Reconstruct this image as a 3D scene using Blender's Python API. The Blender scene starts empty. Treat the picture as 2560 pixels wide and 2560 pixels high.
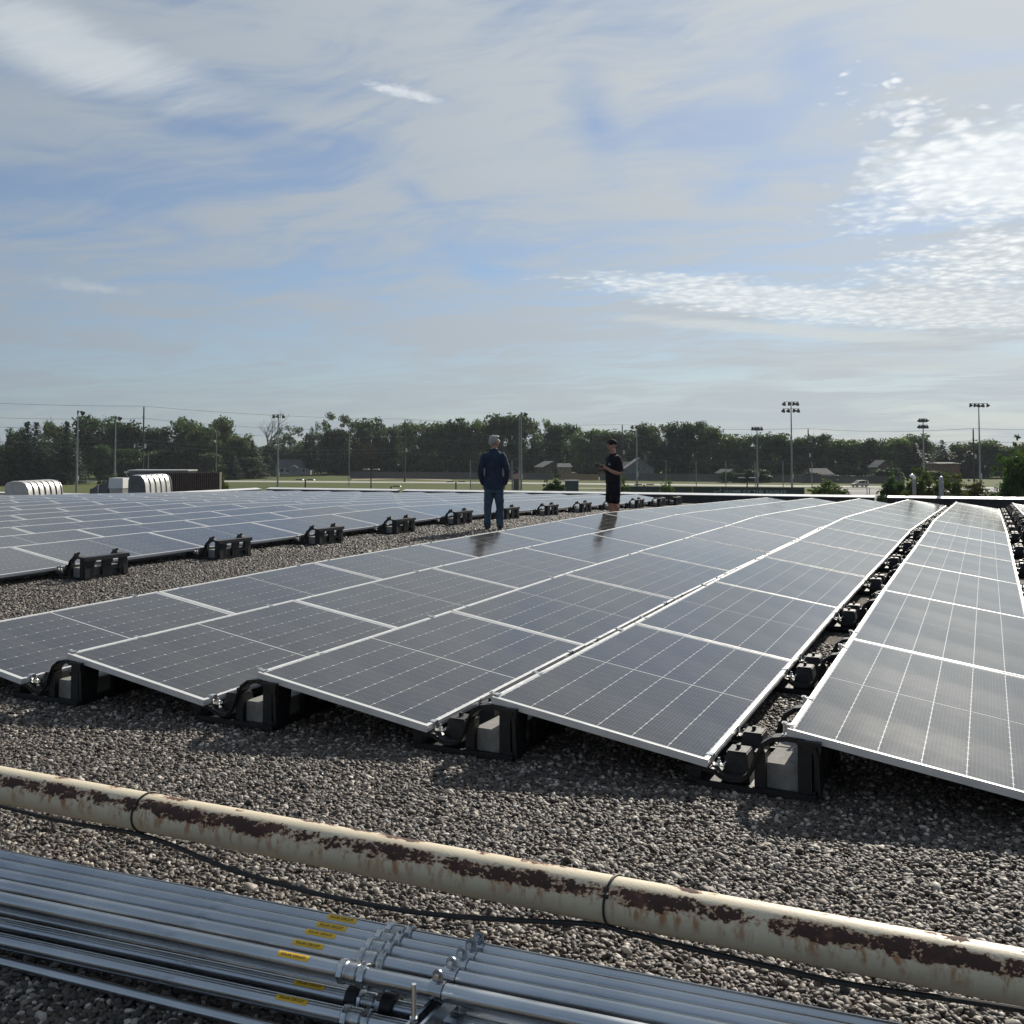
import bpy, bmesh, math, random
import numpy as np
from mathutils import Vector, Matrix
from math import sin, cos, tan, atan, atan2, asin, sqrt, pi, radians as R, degrees
random.seed(7); rng = np.random.default_rng(7)
sc = bpy.context.scene; col = sc.collection

# ------------------------------------------------------------------ camera
HC = 1.57                                   # eye height above the gravel
YAW, PITCH, FPX = 25.386, 2.5175, 2501.9    # heading left of +Y, tilt up, focal length for a 2560 px frame
cd = bpy.data.cameras.new('camera'); cam = bpy.data.objects.new('camera', cd); col.objects.link(cam)
cam.location = (0, 0, HC); cam.rotation_euler = (R(90 + PITCH), 0, R(YAW))
cd.sensor_width = 36; cd.lens = 36 * FPX / 2560; cd.shift_y = -260 / 2560
cd.clip_start = 0.05; cd.clip_end = 6000; sc.camera = cam
_fw = Vector((-sin(R(YAW)) * cos(R(PITCH)), cos(R(YAW)) * cos(R(PITCH)), sin(R(PITCH))))
_rt = Vector((cos(R(YAW)), sin(R(YAW)), 0)); _up = _rt.cross(_fw)
def at(x, y, d):                            # world point seen at photo pixel (x, y), d metres deep
    return Vector((0, 0, HC)) + (_fw + _rt * ((x - 1280) / FPX) - _up * ((y - 1020) / FPX)) * d

# ------------------------------------------------------------------ world, sun, exposure
SUN_AZ, SUN_EL = 4.0, 31.0                 # degrees from +Y towards +X, and up
SUNV = Vector((sin(R(SUN_AZ)) * cos(R(SUN_EL)), cos(R(SUN_AZ)) * cos(R(SUN_EL)), sin(R(SUN_EL))))
class NT:
    """small helper for wiring shader nodes"""
    def __init__(s, tree): s.t = tree; s.n = tree.nodes; s.l = tree.links
    def new(s, typ, **k):
        n = s.n.new(typ)
        for a, v in k.items(): setattr(n, a, v)
        return n
    def set(s, sock, v):
        if isinstance(v, bpy.types.NodeSocket): s.l.new(v, sock)
        elif v is not None:
            if hasattr(sock.default_value, '__len__') and not hasattr(v, '__len__'): v = [v] * len(sock.default_value)
            if hasattr(sock.default_value, '__len__') and len(sock.default_value) == 4 and len(v) == 3: v = tuple(v) + (1,)
            sock.default_value = v
    def m(s, op, a, b=None, c=None, clamp=False):
        n = s.new('ShaderNodeMath', operation=op, use_clamp=clamp); s.set(n.inputs[0], a)
        if b is not None: s.set(n.inputs[1], b)
        if c is not None: s.set(n.inputs[2], c)
        return n.outputs[0]
    def vm(s, op, a, b=None, scale=None):
        n = s.new('ShaderNodeVectorMath', operation=op); s.set(n.inputs[0], a)
        if b is not None: s.set(n.inputs[1], b)
        if scale is not None: s.set(n.inputs['Scale'], scale)
        return n.outputs['Value' if op in ('LENGTH', 'DOT_PRODUCT', 'DISTANCE') else 0]
    def mix(s, f, a, b, mode='MIX'):
        n = s.new('ShaderNodeMix', data_type='RGBA', blend_type=mode); s.set(n.inputs[0], f); s.set(n.inputs[6], a); s.set(n.inputs[7], b)
        return n.outputs[2]
    def step(s, v, lo, hi, a=0.0, b=1.0):
        n = s.new('ShaderNodeMapRange', interpolation_type='SMOOTHSTEP'); s.set(n.inputs[0], v)
        for i, q in enumerate((lo, hi, a, b)): s.set(n.inputs[i + 1], q)
        return n.outputs[0]
    def noise(s, vec, scale, detail=2, rough=.5, dist=0.0, color=False):
        n = s.new('ShaderNodeTexNoise'); s.set(n.inputs['Vector'], vec); s.set(n.inputs['Scale'], scale)
        s.set(n.inputs['Detail'], detail); s.set(n.inputs['Roughness'], rough); s.set(n.inputs['Distortion'], dist)
        return n.outputs['Color' if color else 0]
    def voro(s, vec, scale, feature='F1', out='Distance', rand=1.0):
        n = s.new('ShaderNodeTexVoronoi', feature=feature); s.set(n.inputs['Vector'], vec); s.set(n.inputs['Scale'], scale)
        s.set(n.inputs['Randomness'], rand); return n.outputs[out]
    def mapv(s, vec, scale=(1, 1, 1), rot=(0, 0, 0), loc=(0, 0, 0)):
        n = s.new('ShaderNodeMapping'); s.set(n.inputs['Vector'], vec); s.set(n.inputs['Scale'], scale)
        s.set(n.inputs['Rotation'], rot); s.set(n.inputs['Location'], loc); return n.outputs[0]
    def sep(s, v):
        n = s.new('ShaderNodeSeparateXYZ'); s.set(n.inputs[0], v); return n.outputs
    def comb(s, x, y, z):
        n = s.new('ShaderNodeCombineXYZ')
        for i, q in enumerate((x, y, z)): s.set(n.inputs[i], q)
        return n.outputs[0]

def build_world():
    w = bpy.data.worlds.new('World'); sc.world = w; w.use_nodes = True
    T = NT(w.node_tree); T.n.clear()
    out = T.new('ShaderNodeOutputWorld'); bg = T.new('ShaderNodeBackground'); T.l.new(bg.outputs[0], out.inputs[0])
    sky = T.new('ShaderNodeTexSky', sky_type='NISHITA', sun_disc=False, sun_elevation=R(SUN_EL), sun_rotation=R(SUN_AZ))
    sky.air_density = 1.0; sky.dust_density = 0.4; sky.ozone_density = 2.0; sky.altitude = 200
    d = T.vm('NORMALIZE', T.new('ShaderNodeTexCoord').outputs['Generated'])
    x, y, z = T.sep(d)
    az = T.m('MULTIPLY', T.m('ARCTAN2', x, y), 180 / pi); el = T.m('MULTIPLY', T.m('ARCSINE', z), 180 / pi)
    zz = T.m('ADD', T.m('MAXIMUM', z, 0.0), 0.09)
    P = T.comb(T.m('DIVIDE', x, zz), T.m('DIVIDE', y, zz), 0.0)          # the cloud deck, seen in perspective
    A = T.comb(az, el, 0.0)
    near_sun = T.m('MAXIMUM', T.vm('DOT_PRODUCT', d, tuple(SUNV)), 0.0)
    glow = T.m('POWER', near_sun, 3.0)                                    # veil clouds scatter forwards, round the sun
    def patch(a0, e0, ra, re, rot, tex, soft=.75, amt=1.0, k=1.5):      # cloud or gap at a bearing and height, ragged by noise
        q = T.mapv(T.mapv(T.vm('SUBTRACT', A, (a0, e0, 0)), (1, 1, 1), (0, 0, R(-rot))), (1 / ra, 1 / re, 1))
        f = T.m('ADD', T.m('SUBTRACT', 1.0, T.vm('LENGTH', q)), T.m('MULTIPLY', T.m('SUBTRACT', tex, .5), k))
        return T.m('MULTIPLY', T.step(f, 0.0, soft), amt)
    # thin cirrus veil with blue gaps
    warp = T.vm('SCALE', T.vm('SUBTRACT', T.noise(P, .8, 3, .55, color=True), (.5, .5, .5)), scale=1.1)
    Pw = T.vm('ADD', P, warp)
    v1 = T.noise(T.mapv(Pw, (.8, 1.2, 1), (0, 0, R(35))), 1.0, 6, .55, .35)
    v2 = T.noise(T.mapv(Pw, (.9, 3.0, 1), (0, 0, R(-18)), (3, 1, 0)), 1.5, 6, .62, .5)
    v3 = T.noise(T.comb(T.m('MULTIPLY', az, .055), T.m('MULTIPLY', el, .42), 2.0), 1.0, 5, .55, .6)
    vs_ = T.m('ADD', T.m('ADD', T.m('MULTIPLY', v1, .50), T.m('MULTIPLY', v2, .25)), T.m('MULTIPLY', v3, .25))
    fib = T.noise(T.mapv(Pw, (1.6, 7.0, 1), (0, 0, R(14)), (1, 5, 0)), 1.6, 5, .62, .3)
    veil = T.m('ADD', T.m('ADD', .34, T.m('MULTIPLY', T.step(T.m('ADD', T.m('MULTIPLY', vs_, .86), T.m('MULTIPLY', fib, .14)), .41, .56), .62)), T.m('MULTIPLY', T.m('POWER', near_sun, 14.0), .2), clamp=True)
    gn = T.m('ADD', T.m('MULTIPLY', T.noise(Pw, 1.9, 5, .6, .5), .6), T.m('MULTIPLY', v2, .4))
    gap = None
    for g_ in ((-41.5, 17.3, 7.0, 1.1, -3, .85), (-20.5, 18.2, 2.3, 3.4, 28, .9), (-12.5, 14.6, 4.2, 1.7, 20, .8), (-9.0, 20.8, 4.0, 2.4, 35, .8), (-27.5, 10.6, 4.5, 1.5, -12, .9),
               (-36.5, 6.2, 6.0, .95, -6, .85), (-52, 19.0, 4.0, 1.1, -8, .7), (-51, 9.7, 4.0, .8, 0, .6), (-31, 14.6, 4.0, 1.2, -35, .7), (-44, 12, 3.5, .9, -15, .6), (8, 17.2, 5, 1.2, 10, .5)):
        p_ = patch(*g_[:5], gn, 1.7, g_[5], 3.2); gap = p_ if gap is None else T.m('MAXIMUM', gap, p_)
    veil = T.m('MULTIPLY', veil, T.m('SUBTRACT', 1.0, T.m('MULTIPLY', gap, 1.0)))
    c = T.mix(1.0, sky.outputs[0], (.86, .97, 1.12), 'MULTIPLY')
    veil_col = T.mix(glow, (3.9, 4.7, 5.7), (8.1, 8.7, 9.1))
    c = T.mix(veil, c, veil_col)
    haze = T.m('MULTIPLY', T.step(el, 9, -1, 0, .9), T.m('ADD', .78, T.m('MULTIPLY', T.step(v3, .35, .65), .22)))
    c = T.mix(haze, c, T.mix(glow, (3.7, 4.5, 5.1), (8.5, 9.2, 9.3)))
    # brighter individual clouds
    edge = T.noise(P, 2.6, 6, .62, .4); edge2 = T.noise(T.mapv(P, (.6, 2.4, 1), (0, 0, R(-20))), 2.2, 6, .65, .5)
    cells = T.m('SUBTRACT', 1.0, T.voro(T.vm('ADD', P, T.vm('SCALE', T.noise(P, 9, 2, .6, color=True), scale=.10)), 20.0))
    cells2 = T.noise(P, 16, 4, .6, .3)
    mott = T.step(T.m('ADD', T.m('MULTIPLY', cells, .45), T.m('MULTIPLY', cells2, .7)), .30, .95)
    ragged = T.m('ADD', T.m('MULTIPLY', edge, .72), T.m('MULTIPLY', mott, .26))
    def over(c, mask, tex, lo, hi): return T.mix(mask, c, T.mix(tex, lo, hi))
    W1 = (13.6, 13.9, 13.9)
    c = over(c, patch(1.5, 14.3, 10.8, 3.4, 5, ragged, .60, 1.0, 1.3), mott, (10.0, 10.9, 11.5), W1)                    # mackerel cloud, right
    c = over(c, patch(-3.0, 17.4, 4.6, 1.5, -22, T.m('MULTIPLY', mott, 1.0), .9, .85, 1.7), mott, (7.8, 8.5, 9.4), W1)
    c = over(c, patch(1.5, 10.0, 9.5, 2.1, 8, ragged, .7, .95, 1.4), mott, (7.6, 8.4, 8.9), W1)
    c = over(c, patch(-9, 8.2, 16.0, 1.35, -7.5, T.m('ADD', T.m('MULTIPLY', edge2, .8), T.m('MULTIPLY', mott, .16)), .55, .95), mott, (8.3, 9.2, 9.8), (12.2, 12.6, 12.6))   # long low band
    c = over(c, patch(1, 7.2, 9.5, 1.5, -6, edge2, .6, .85), mott, (7.9, 8.7, 9.2), (11.4, 11.7, 11.6))
    c = over(c, patch(-9, 6.6, 13, .5, -6, edge2, .7, .85), cells2, (7.4, 8.2, 8.5), (9.4, 9.8, 9.6))
    c = over(c, patch(0, 4.6, 14, .8, -2, edge2, 1.0, .7), edge2, (7.0, 7.7, 7.9), (8.8, 9.1, 8.9))
    c = over(c, patch(-49.5, 20.6, 10, 2.4, -12, edge2, .9, .9), edge2, (5.5, 6.3, 7.2), (9.8, 10.3, 10.6))  # bright cirrus, upper left
    wisp = T.noise(T.comb(T.m('MULTIPLY', az, .9), T.m('MULTIPLY', el, 2.4), 0.0), 1.0, 5, .65, .6)
    c = over(c, patch(-31.6, 19.9, 2.9, .38, -9, wisp, .8, .9), wisp, (7.2, 8.0, 9.0), (11.4, 11.8, 12.1))    # small bright wisps
    c = over(c, patch(-48.6, 8.7, 3.0, .5, -4, wisp, 1.1, .7), wisp, (5.2, 6, 6.8), (7.2, 7.8, 8.2))
    c = over(c, patch(-12.5, 20.5, 5.5, 3.0, 20, gn, 1.2, .6), gn, (6.2, 7.1, 8.4), (8.4, 9.1, 9.9))
    c = over(c, patch(-24.5, 15.5, 5.0, 2.6, -30, gn, 1.4, .5), gn, (5.6, 6.5, 7.6), (7.4, 8.1, 8.8))
    T.set(bg.inputs[0], c); bg.inputs[1].default_value = 0.06
build_world()
sd = bpy.data.lights.new('sun', 'SUN'); so = bpy.data.objects.new('sun', sd); col.objects.link(so)
sd.energy = 5.0; sd.angle = R(.6); sd.color = (1.0, .93, .82)
so.rotation_euler = (-SUNV).to_track_quat('-Z', 'Y').to_euler(); so.location = (10, 20, 40)
sc.view_settings.view_transform = 'Standard'; sc.view_settings.look = 'None'
sc.view_settings.exposure = 0.33; sc.view_settings.gamma = 1.0; sc.view_settings.use_curve_mapping = False
sc.render.engine = 'CYCLES'; sc.cycles.use_denoising = True; sc.cycles.max_bounces = 6
sc.cycles.caustics_reflective = False; sc.cycles.caustics_refractive = False; sc.cycles.transparent_max_bounces = 8

# ------------------------------------------------------------------ mesh and object helpers
class MB:
    def __init__(s): s.v = []; s.f = []; s.mi = []; s.uv = {}
    def add(s, vs, fs, mi=0):
        o = len(s.v); s.v += [tuple(p) for p in vs]
        for f in fs: s.f.append(tuple(i + o for i in f)); s.mi.append(mi)
        return s
    def box(s, c, d, mi=0, rot=None, taper=1.0):
        x, y, z = (q / 2 for q in d); vs = []
        for sz in (-1, 1):
            k = taper if sz > 0 else 1
            vs += [Vector((-x * k, -y * k, sz * z)), Vector((x * k, -y * k, sz * z)), Vector((x * k, y * k, sz * z)), Vector((-x * k, y * k, sz * z))]
        if rot: vs = [rot @ p for p in vs]
        c = Vector(c)
        return s.add([p + c for p in vs], [(3, 2, 1, 0), (4, 5, 6, 7), (0, 1, 5, 4), (1, 2, 6, 5), (2, 3, 7, 6), (3, 0, 4, 7)], mi)
    def b2(s, a, b, mi=0):
        return s.box([(p + q) / 2 for p, q in zip(a, b)], [abs(q - p) for p, q in zip(a, b)], mi)
    def tube(s, pts, r, n=8, mi=0, cap=True, flat=1.0):
        pts = [Vector(p) for p in pts]; m = len(pts); rr = r if hasattr(r, '__len__') else [r] * m
        vs = []; ref = None
        for i, p in enumerate(pts):
            t = (pts[min(i + 1, m - 1)] - pts[max(i - 1, 0)])
            t = t.normalized() if t.length > 1e-9 else Vector((0, 0, 1))
            if ref is None: ref = Vector((0, 0, 1)) if abs(t.z) < .9 else Vector((1, 0, 0))
            u = ref - t * ref.dot(t); u = u.normalized() if u.length > 1e-6 else t.orthogonal().normalized(); w = t.cross(u); ref = u
            for k in range(n):
                a = 2 * pi * k / n; vs.append(p + (u * cos(a) + w * sin(a) * flat) * rr[i])
        fs = [(i * n + k, i * n + (k + 1) % n, (i + 1) * n + (k + 1) % n, (i + 1) * n + k) for i in range(m - 1) for k in range(n)]
        if cap: fs += [tuple(range(n - 1, -1, -1)), tuple((m - 1) * n + k for k in range(n))]
        return s.add(vs, fs, mi)
    def rings(s, rg, n=14, mi=0, cap=True):          # rg: (centre, rx, ry) stacked ellipses in local xy
        vs = [(c[0] + rx * cos(2 * pi * k / n), c[1] + ry * sin(2 * pi * k / n), c[2]) for c, rx, ry in rg for k in range(n)]
        m = len(rg)
        fs = [(i * n + k, i * n + (k + 1) % n, (i + 1) * n + (k + 1) % n, (i + 1) * n + k) for i in range(m - 1) for k in range(n)]
        if cap: fs += [tuple(range(n - 1, -1, -1)), tuple((m - 1) * n + k for k in range(n))]
        return s.add(vs, fs, mi)
    def ball(s, c, r, nu=10, nv=7, mi=0, rot=None):
        r = r if hasattr(r, '__len__') else (r, r, r); c = Vector(c); vs = []
        for j in range(nv + 1):
            t = pi * j / nv
            for k in range(nu):
                a = 2 * pi * k / nu; p = Vector((r[0] * sin(t) * cos(a), r[1] * sin(t) * sin(a), r[2] * cos(t)))
                vs.append((rot @ p if rot else p) + c)
        fs = [(j * nu + k, (j + 1) * nu + k, (j + 1) * nu + (k + 1) % nu, j * nu + (k + 1) % nu) for j in range(nv) for k in range(nu)]
        return s.add(vs, fs, mi)
    def ribbon(s, path, th, y0, y1, mi=0):           # bar following path in xz, thickness th, from y0 to y1
        P = [Vector((a, b)) for a, b in path]; m = len(P); up = []; dn = []
        for i in range(m):
            t = (P[min(i + 1, m - 1)] - P[max(i - 1, 0)]).normalized(); nrm = Vector((-t.y, t.x)) * th / 2
            up.append(P[i] + nrm); dn.append(P[i] - nrm)
        vs = []
        for y in (y0, y1): vs += [(p.x, y, p.y) for p in up] + [(p.x, y, p.y) for p in dn]
        q = 2 * m; fs = []
        for i in range(m - 1):
            fs += [(i, i + 1, q + i + 1, q + i), (m + i + 1, m + i, q + m + i, q + m + i + 1), (i + 1, i, m + i, m + i + 1), (q + i, q + i + 1, q + m + i + 1, q + m + i)]
        fs += [(0, q, q + m, m), (m - 1, 2 * m - 1, q + 2 * m - 1, q + m - 1)]
        return s.add(vs, fs, mi)
    def prism(s, poly, z0, z1, mi=0, tf=None):       # polygon in xy extruded z0..z1, optional transform
        n = len(poly); vs = [Vector((a, b, z0)) for a, b in poly] + [Vector((a, b, z1)) for a, b in poly]
        if tf: vs = [tf @ p for p in vs]
        return s.add(vs, [tuple(range(n - 1, -1, -1)), tuple(range(n, 2 * n))] + [(i, (i + 1) % n, n + (i + 1) % n, n + i) for i in range(n)], mi)
    def mesh(s, name, mats, smooth=False, angle=None):
        me = bpy.data.meshes.new(name); me.from_pydata(s.v, [], s.f)
        for m_ in (mats if isinstance(mats, (list, tuple)) else [mats]): me.materials.append(m_)
        me.polygons.foreach_set('material_index', s.mi)
        if smooth: me.polygons.foreach_set('use_smooth', [True] * len(me.polygons))
        me.validate(); me.update()
        if smooth and angle:
            bm = bmesh.new(); bm.from_mesh(me)
            for e in bm.edges:
                if len(e.link_faces) == 2 and e.calc_face_angle(0) > R(angle): e.smooth = False
            bm.to_mesh(me); bm.free()
        return me
    def build(s, name, mats, parent=None, smooth=False, angle=40):
        return link(name, s.mesh(name, mats, smooth, angle), parent)
def link(name, me, parent=None):
    o = bpy.data.objects.new(name, me); col.objects.link(o)
    if parent: o.parent = parent
    return o
def empty(name, loc=(0, 0, 0), rz=0.0):
    o = bpy.data.objects.new(name, None); col.objects.link(o); o.empty_display_size = .2
    o.location = loc; o.rotation_euler = (0, 0, rz); return o
def tag(o, label=None, cat=None, group=None, kind=None):
    if label: o['label'] = label
    if cat: o['category'] = cat
    if group: o['group'] = group
    if kind: o['kind'] = kind
    return o
def thing(name, label, cat, loc=(0, 0, 0), rz=0.0, group=None): return tag(empty(name, loc, rz), label, cat, group)
def copy_tree(o, parent=None):
    c = o.copy(); col.objects.link(c); c.parent = parent
    for ch in o.children: copy_tree(ch, c)
    return c
ORD = ['first', 'second', 'third', 'fourth', 'fifth', 'sixth', 'seventh', 'eighth', 'ninth', 'tenth', 'eleventh', 'twelfth', 'thirteenth', 'fourteenth']

# ------------------------------------------------------------------ materials
def mat(name, color=(.5, .5, .5), rough=.6, metal=0.0, spec=.5, fn=None, bump=None):
    m = bpy.data.materials.new(name); m.use_nodes = True; T = NT(m.node_tree); b = T.n['Principled BSDF']
    b.inputs['Base Color'].default_value = tuple(color) + (1,); b.inputs['Roughness'].default_value = rough
    b.inputs['Metallic'].default_value = metal; b.inputs['Specular IOR Level'].default_value = spec
    if fn: fn(T, b)
    return m
def obj_co(T): return T.new('ShaderNodeTexCoord').outputs['Object']
def var(c0, c1, scale=5.0, detail=5, rlo=None, rhi=None, bump=0.0, bscale=None, stretch=(1, 1, 1)):
    """colour between c0 and c1 by noise, optional roughness variation and fine relief"""
    def fn(T, b):
        co = T.mapv(obj_co(T), stretch); n = T.noise(co, scale, detail, .6)
        T.set(b.inputs['Base Color'], T.mix(T.step(n, .3, .7), c0, c1))
        if rlo is not None: T.set(b.inputs['Roughness'], T.step(T.noise(co, scale * 2.3, 4, .6), .3, .7, rlo, rhi))
        if bump:
            bn = T.new('ShaderNodeBump'); bn.inputs['Strength'].default_value = bump; bn.inputs['Distance'].default_value = .01
            T.set(bn.inputs['Height'], T.noise(co, bscale or scale * 6, 4, .6)); T.set(b.inputs['Normal'], bn.outputs[0])
    return fn
M = {}
M['black_plastic'] = mat('black_plastic', rough=.5, fn=var((.004, .004, .005), (.009, .009, .010), 9, rlo=.45, rhi=.65, bump=.15, bscale=90))
M['concrete'] = mat('concrete', rough=.9, fn=var((.17, .165, .15), (.27, .26, .24), 14, bump=.4, bscale=120))
M['alu_frame'] = mat('alu_frame', rough=.35, metal=.1, fn=var((.58, .58, .57), (.68, .68, .67), 6, rlo=.28, rhi=.45))
M['bright_metal'] = mat('bright_metal', (.8, .8, .78), .25, .9)
def _galv(T, b):
    co = obj_co(T); q = T.mapv(co, (.25, 1, 1)); n = T.noise(q, 6, 5, .6); sm = T.step(T.noise(T.mapv(co, (.35, 1, 1), (0, 0, 0), (7, 3, 1)), 9, 6, .7), .56, .70); ln = T.step(T.noise(T.mapv(co, (.6, 22, 22)), 3, 4, .7), .5, .8, 0, .35)
    c = T.mix(T.step(n, .3, .7), (.36, .39, .42), (.60, .63, .66)); c = T.mix(T.m('MULTIPLY', sm, .55), c, (.20, .21, .22)); c = T.mix(ln, c, (.30, .32, .35))
    T.set(b.inputs['Base Color'], c); T.set(b.inputs['Roughness'], T.m('ADD', T.step(n, .3, .7, .18, .36), T.m('MULTIPLY', sm, .2)))
    bn = T.new('ShaderNodeBump'); bn.inputs['Strength'].default_value = .05; bn.inputs['Distance'].default_value = .01; T.set(bn.inputs['Height'], T.noise(q, 40, 4)); T.set(b.inputs['Normal'], bn.outputs[0])
M['galv'] = mat('galvanised_steel', rough=.3, metal=.95, fn=_galv)
M['coupling'] = mat('zinc_coupling', rough=.25, metal=.95, fn=var((.34, .36, .37), (.62, .64, .64), 30, rlo=.14, rhi=.4))
M['yellow'] = mat('yellow_label', rough=.45, fn=var((.80, .47, .018), (.86, .53, .03), 20))
M['ink'] = mat('black_ink', (.012, .012, .012), .5)
M['rubber'] = mat('black_rubber', rough=.55, fn=var((.008, .008, .008), (.02, .02, .02), 30))
M['membrane'] = mat('roof_membrane', rough=.7, fn=var((.018, .018, .02), (.035, .035, .038), 2, bump=.2, bscale=12))
M['coping'] = mat('white_coping', rough=.45, fn=var((.58, .59, .59), (.68, .68, .67), 2.5, rlo=.35, rhi=.6))
M['white_paint'] = mat('white_paint', rough=.5, fn=var((.68, .68, .66), (.78, .78, .76), 3))
M['vent_metal'] = mat('vent_metal', rough=.42, metal=.6, fn=var((.22, .23, .25), (.32, .33, .35), 4, rlo=.3, rhi=.5))
M['hood_metal'] = mat('hood_metal', rough=.4, metal=.35, fn=var((.44, .43, .40), (.56, .55, .52), 3, rlo=.3, rhi=.5))
M['hood_dark'] = mat('hood_side', rough=.6, fn=var((.10, .105, .11), (.15, .155, .16), 3))
M['screen_brown'] = mat('brown_screen', rough=.6, fn=var((.085, .066, .058), (.13, .10, .088), 4))
M['pole'] = mat('pole_steel', rough=.5, metal=.3, fn=var((.20, .22, .22), (.28, .30, .30), 2))
M['pole_wood'] = mat('pole_wood', rough=.85, fn=var((.035, .027, .022), (.07, .055, .045), 4, stretch=(1, 1, .1)))
M['lamp_dark'] = mat('lamp_dark', (.03, .03, .033), .5)
M['wire'] = mat('wire', (.09, .10, .11), .5)
M['net'] = mat('net', (.05, .055, .055), .8)
M['fence_grey'] = mat('fence_grey', rough=.9, fn=var((.075, .07, .07), (.12, .112, .108), 3, stretch=(6, 6, .3)))
M['fence_tan'] = mat('fence_tan', rough=.85, fn=var((.19, .135, .072), (.27, .20, .11), 3, stretch=(6, 6, .3)))
M['windscreen'] = mat('fence_windscreen', rough=.9, fn=var((.012, .028, .022), (.02, .04, .03), 2))
M['house_white'] = mat('house_siding_white', rough=.8, fn=var((.34, .355, .37), (.42, .435, .445), 1))
M['house_brown'] = mat('house_siding_brown', rough=.8, fn=var((.075, .055, .038), (.11, .08, .055), 1))
M['house_tan'] = mat('house_siding_tan', rough=.8, fn=var((.17, .125, .07), (.22, .165, .09), 1))
M['house_grey'] = mat('house_siding_grey', rough=.8, fn=var((.11, .115, .12), (.15, .15, .155), 1))
M['brick'] = mat('house_brick', rough=.9, fn=var((.12, .06, .045), (.19, .10, .075), 3))
M['shingle'] = mat('roof_shingle', rough=.9, fn=var((.045, .047, .052), (.085, .087, .092), 4))
M['trim'] = mat('trim', (.34, .35, .35), .6)
M['glass_dark'] = mat('window_glass', (.015, .02, .025), .08)
M['van_paint'] = mat('van_paint', rough=.3, fn=var((.36, .33, .26), (.42, .39, .31), 2))
M['tyre'] = mat('tyre', (.015, .015, .015), .8)
M['red_paint'] = mat('red_paint', (.35, .03, .025), .35)
M['blue_paint'] = mat('blue_paint', (.05, .08, .16), .35)
M['silver_paint'] = mat('silver_paint', (.5, .51, .52), .3, .5)
M['dark_box'] = mat('dark_box', rough=.6, fn=var((.035, .042, .046), (.055, .062, .066), 2))
def _cells(T, b):
    uv = T.sep(T.new('ShaderNodeUVMap').outputs[0]); u, v = uv[0], uv[1]
    tint = T.new('ShaderNodeObjectInfo').outputs['Color']
    def line(x, period, half): return T.m('LESS_THAN', T.m('ABSOLUTE', T.m('SUBTRACT', T.m('MODULO', T.m('ADD', x, 10 * period + period / 2), period), period / 2)), half)
    bus = line(u, .01768, .00045); gap = line(v, .0913, .0009)
    # small white diamonds where the chamfered corners of four half cells meet
    du = T.m('ABSOLUTE', T.m('SUBTRACT', T.m('ABSOLUTE', u), .0887)); dv = T.m('ABSOLUTE', T.m('SUBTRACT', T.m('MODULO', T.m('ADD', v, .913 + .04565), .0913), .04565))
    dia = T.m('LESS_THAN', T.m('ADD', du, dv), .0068)
    co = T.new('ShaderNodeTexCoord').outputs['Object']
    n = T.noise(co, 1.6, 4, .6)
    base = T.mix(1.0, T.mix(n, (.012, .0125, .0155), (.018, .018, .020)), tint, 'MULTIPLY')
    base = T.mix(T.m('MULTIPLY', bus, .55), base, (.30, .30, .30))
    base = T.mix(T.m('MULTIPLY', gap, .35), base, (.35, .35, .35))
    base = T.mix(dia, base, (.62, .62, .60))
    dust = T.m('MULTIPLY', T.step(T.noise(co, 3.0, 6, .65), .3, .75), .055)
    spots = T.m('MULTIPLY', T.step(T.voro(co, 26), .05, .03), .10)
    T.set(b.inputs['Base Color'], T.mix(T.m('ADD', dust, spots), base, (.45, .40, .33)))
    T.set(b.inputs['Roughness'], T.step(n, .3, .7, .085, .12)); b.inputs['Specular Tint'].default_value = (1, .965, .90, 1); b.inputs['Sheen Weight'].default_value = .05; b.inputs['Sheen Roughness'].default_value = .35; b.inputs['Sheen Tint'].default_value = (1, .92, .80, 1)
M['cells'] = mat('solar_cells', rough=.12, spec=.72, fn=_cells)
M['backsheet'] = mat('white_backsheet', (.62, .62, .60), .14)
def _gravel(T, b):
    co = obj_co(T); w = T.vm('ADD', co, T.vm('SCALE', T.noise(co, 60, 2, color=True), scale=.006))
    cid = T.voro(w, 62, out='Color'); dist = T.voro(w, 62)
    h = T.sep(cid)
    c = T.mix(T.step(h[0], 0, 1), (.026, .022, .018), (.115, .094, .073)); c = T.mix(T.step(h[1], .82, .95), c, (.36, .32, .27))
    c = T.mix(T.step(T.noise(co, .6, 4), .3, .7, 0, .3), c, (.10, .09, .08))
    T.set(b.inputs['Base Color'], c)
    bn = T.new('ShaderNodeBump'); bn.inputs['Strength'].default_value = 1.0; bn.inputs['Distance'].default_value = .012
    T.set(bn.inputs['Height'], T.m('SUBTRACT', 1.0, T.m('MULTIPLY', dist, 1.4))); T.set(b.inputs['Normal'], bn.outputs[0])
M['gravel_bed'] = mat('gravel_bed', rough=.9, fn=_gravel)
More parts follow.
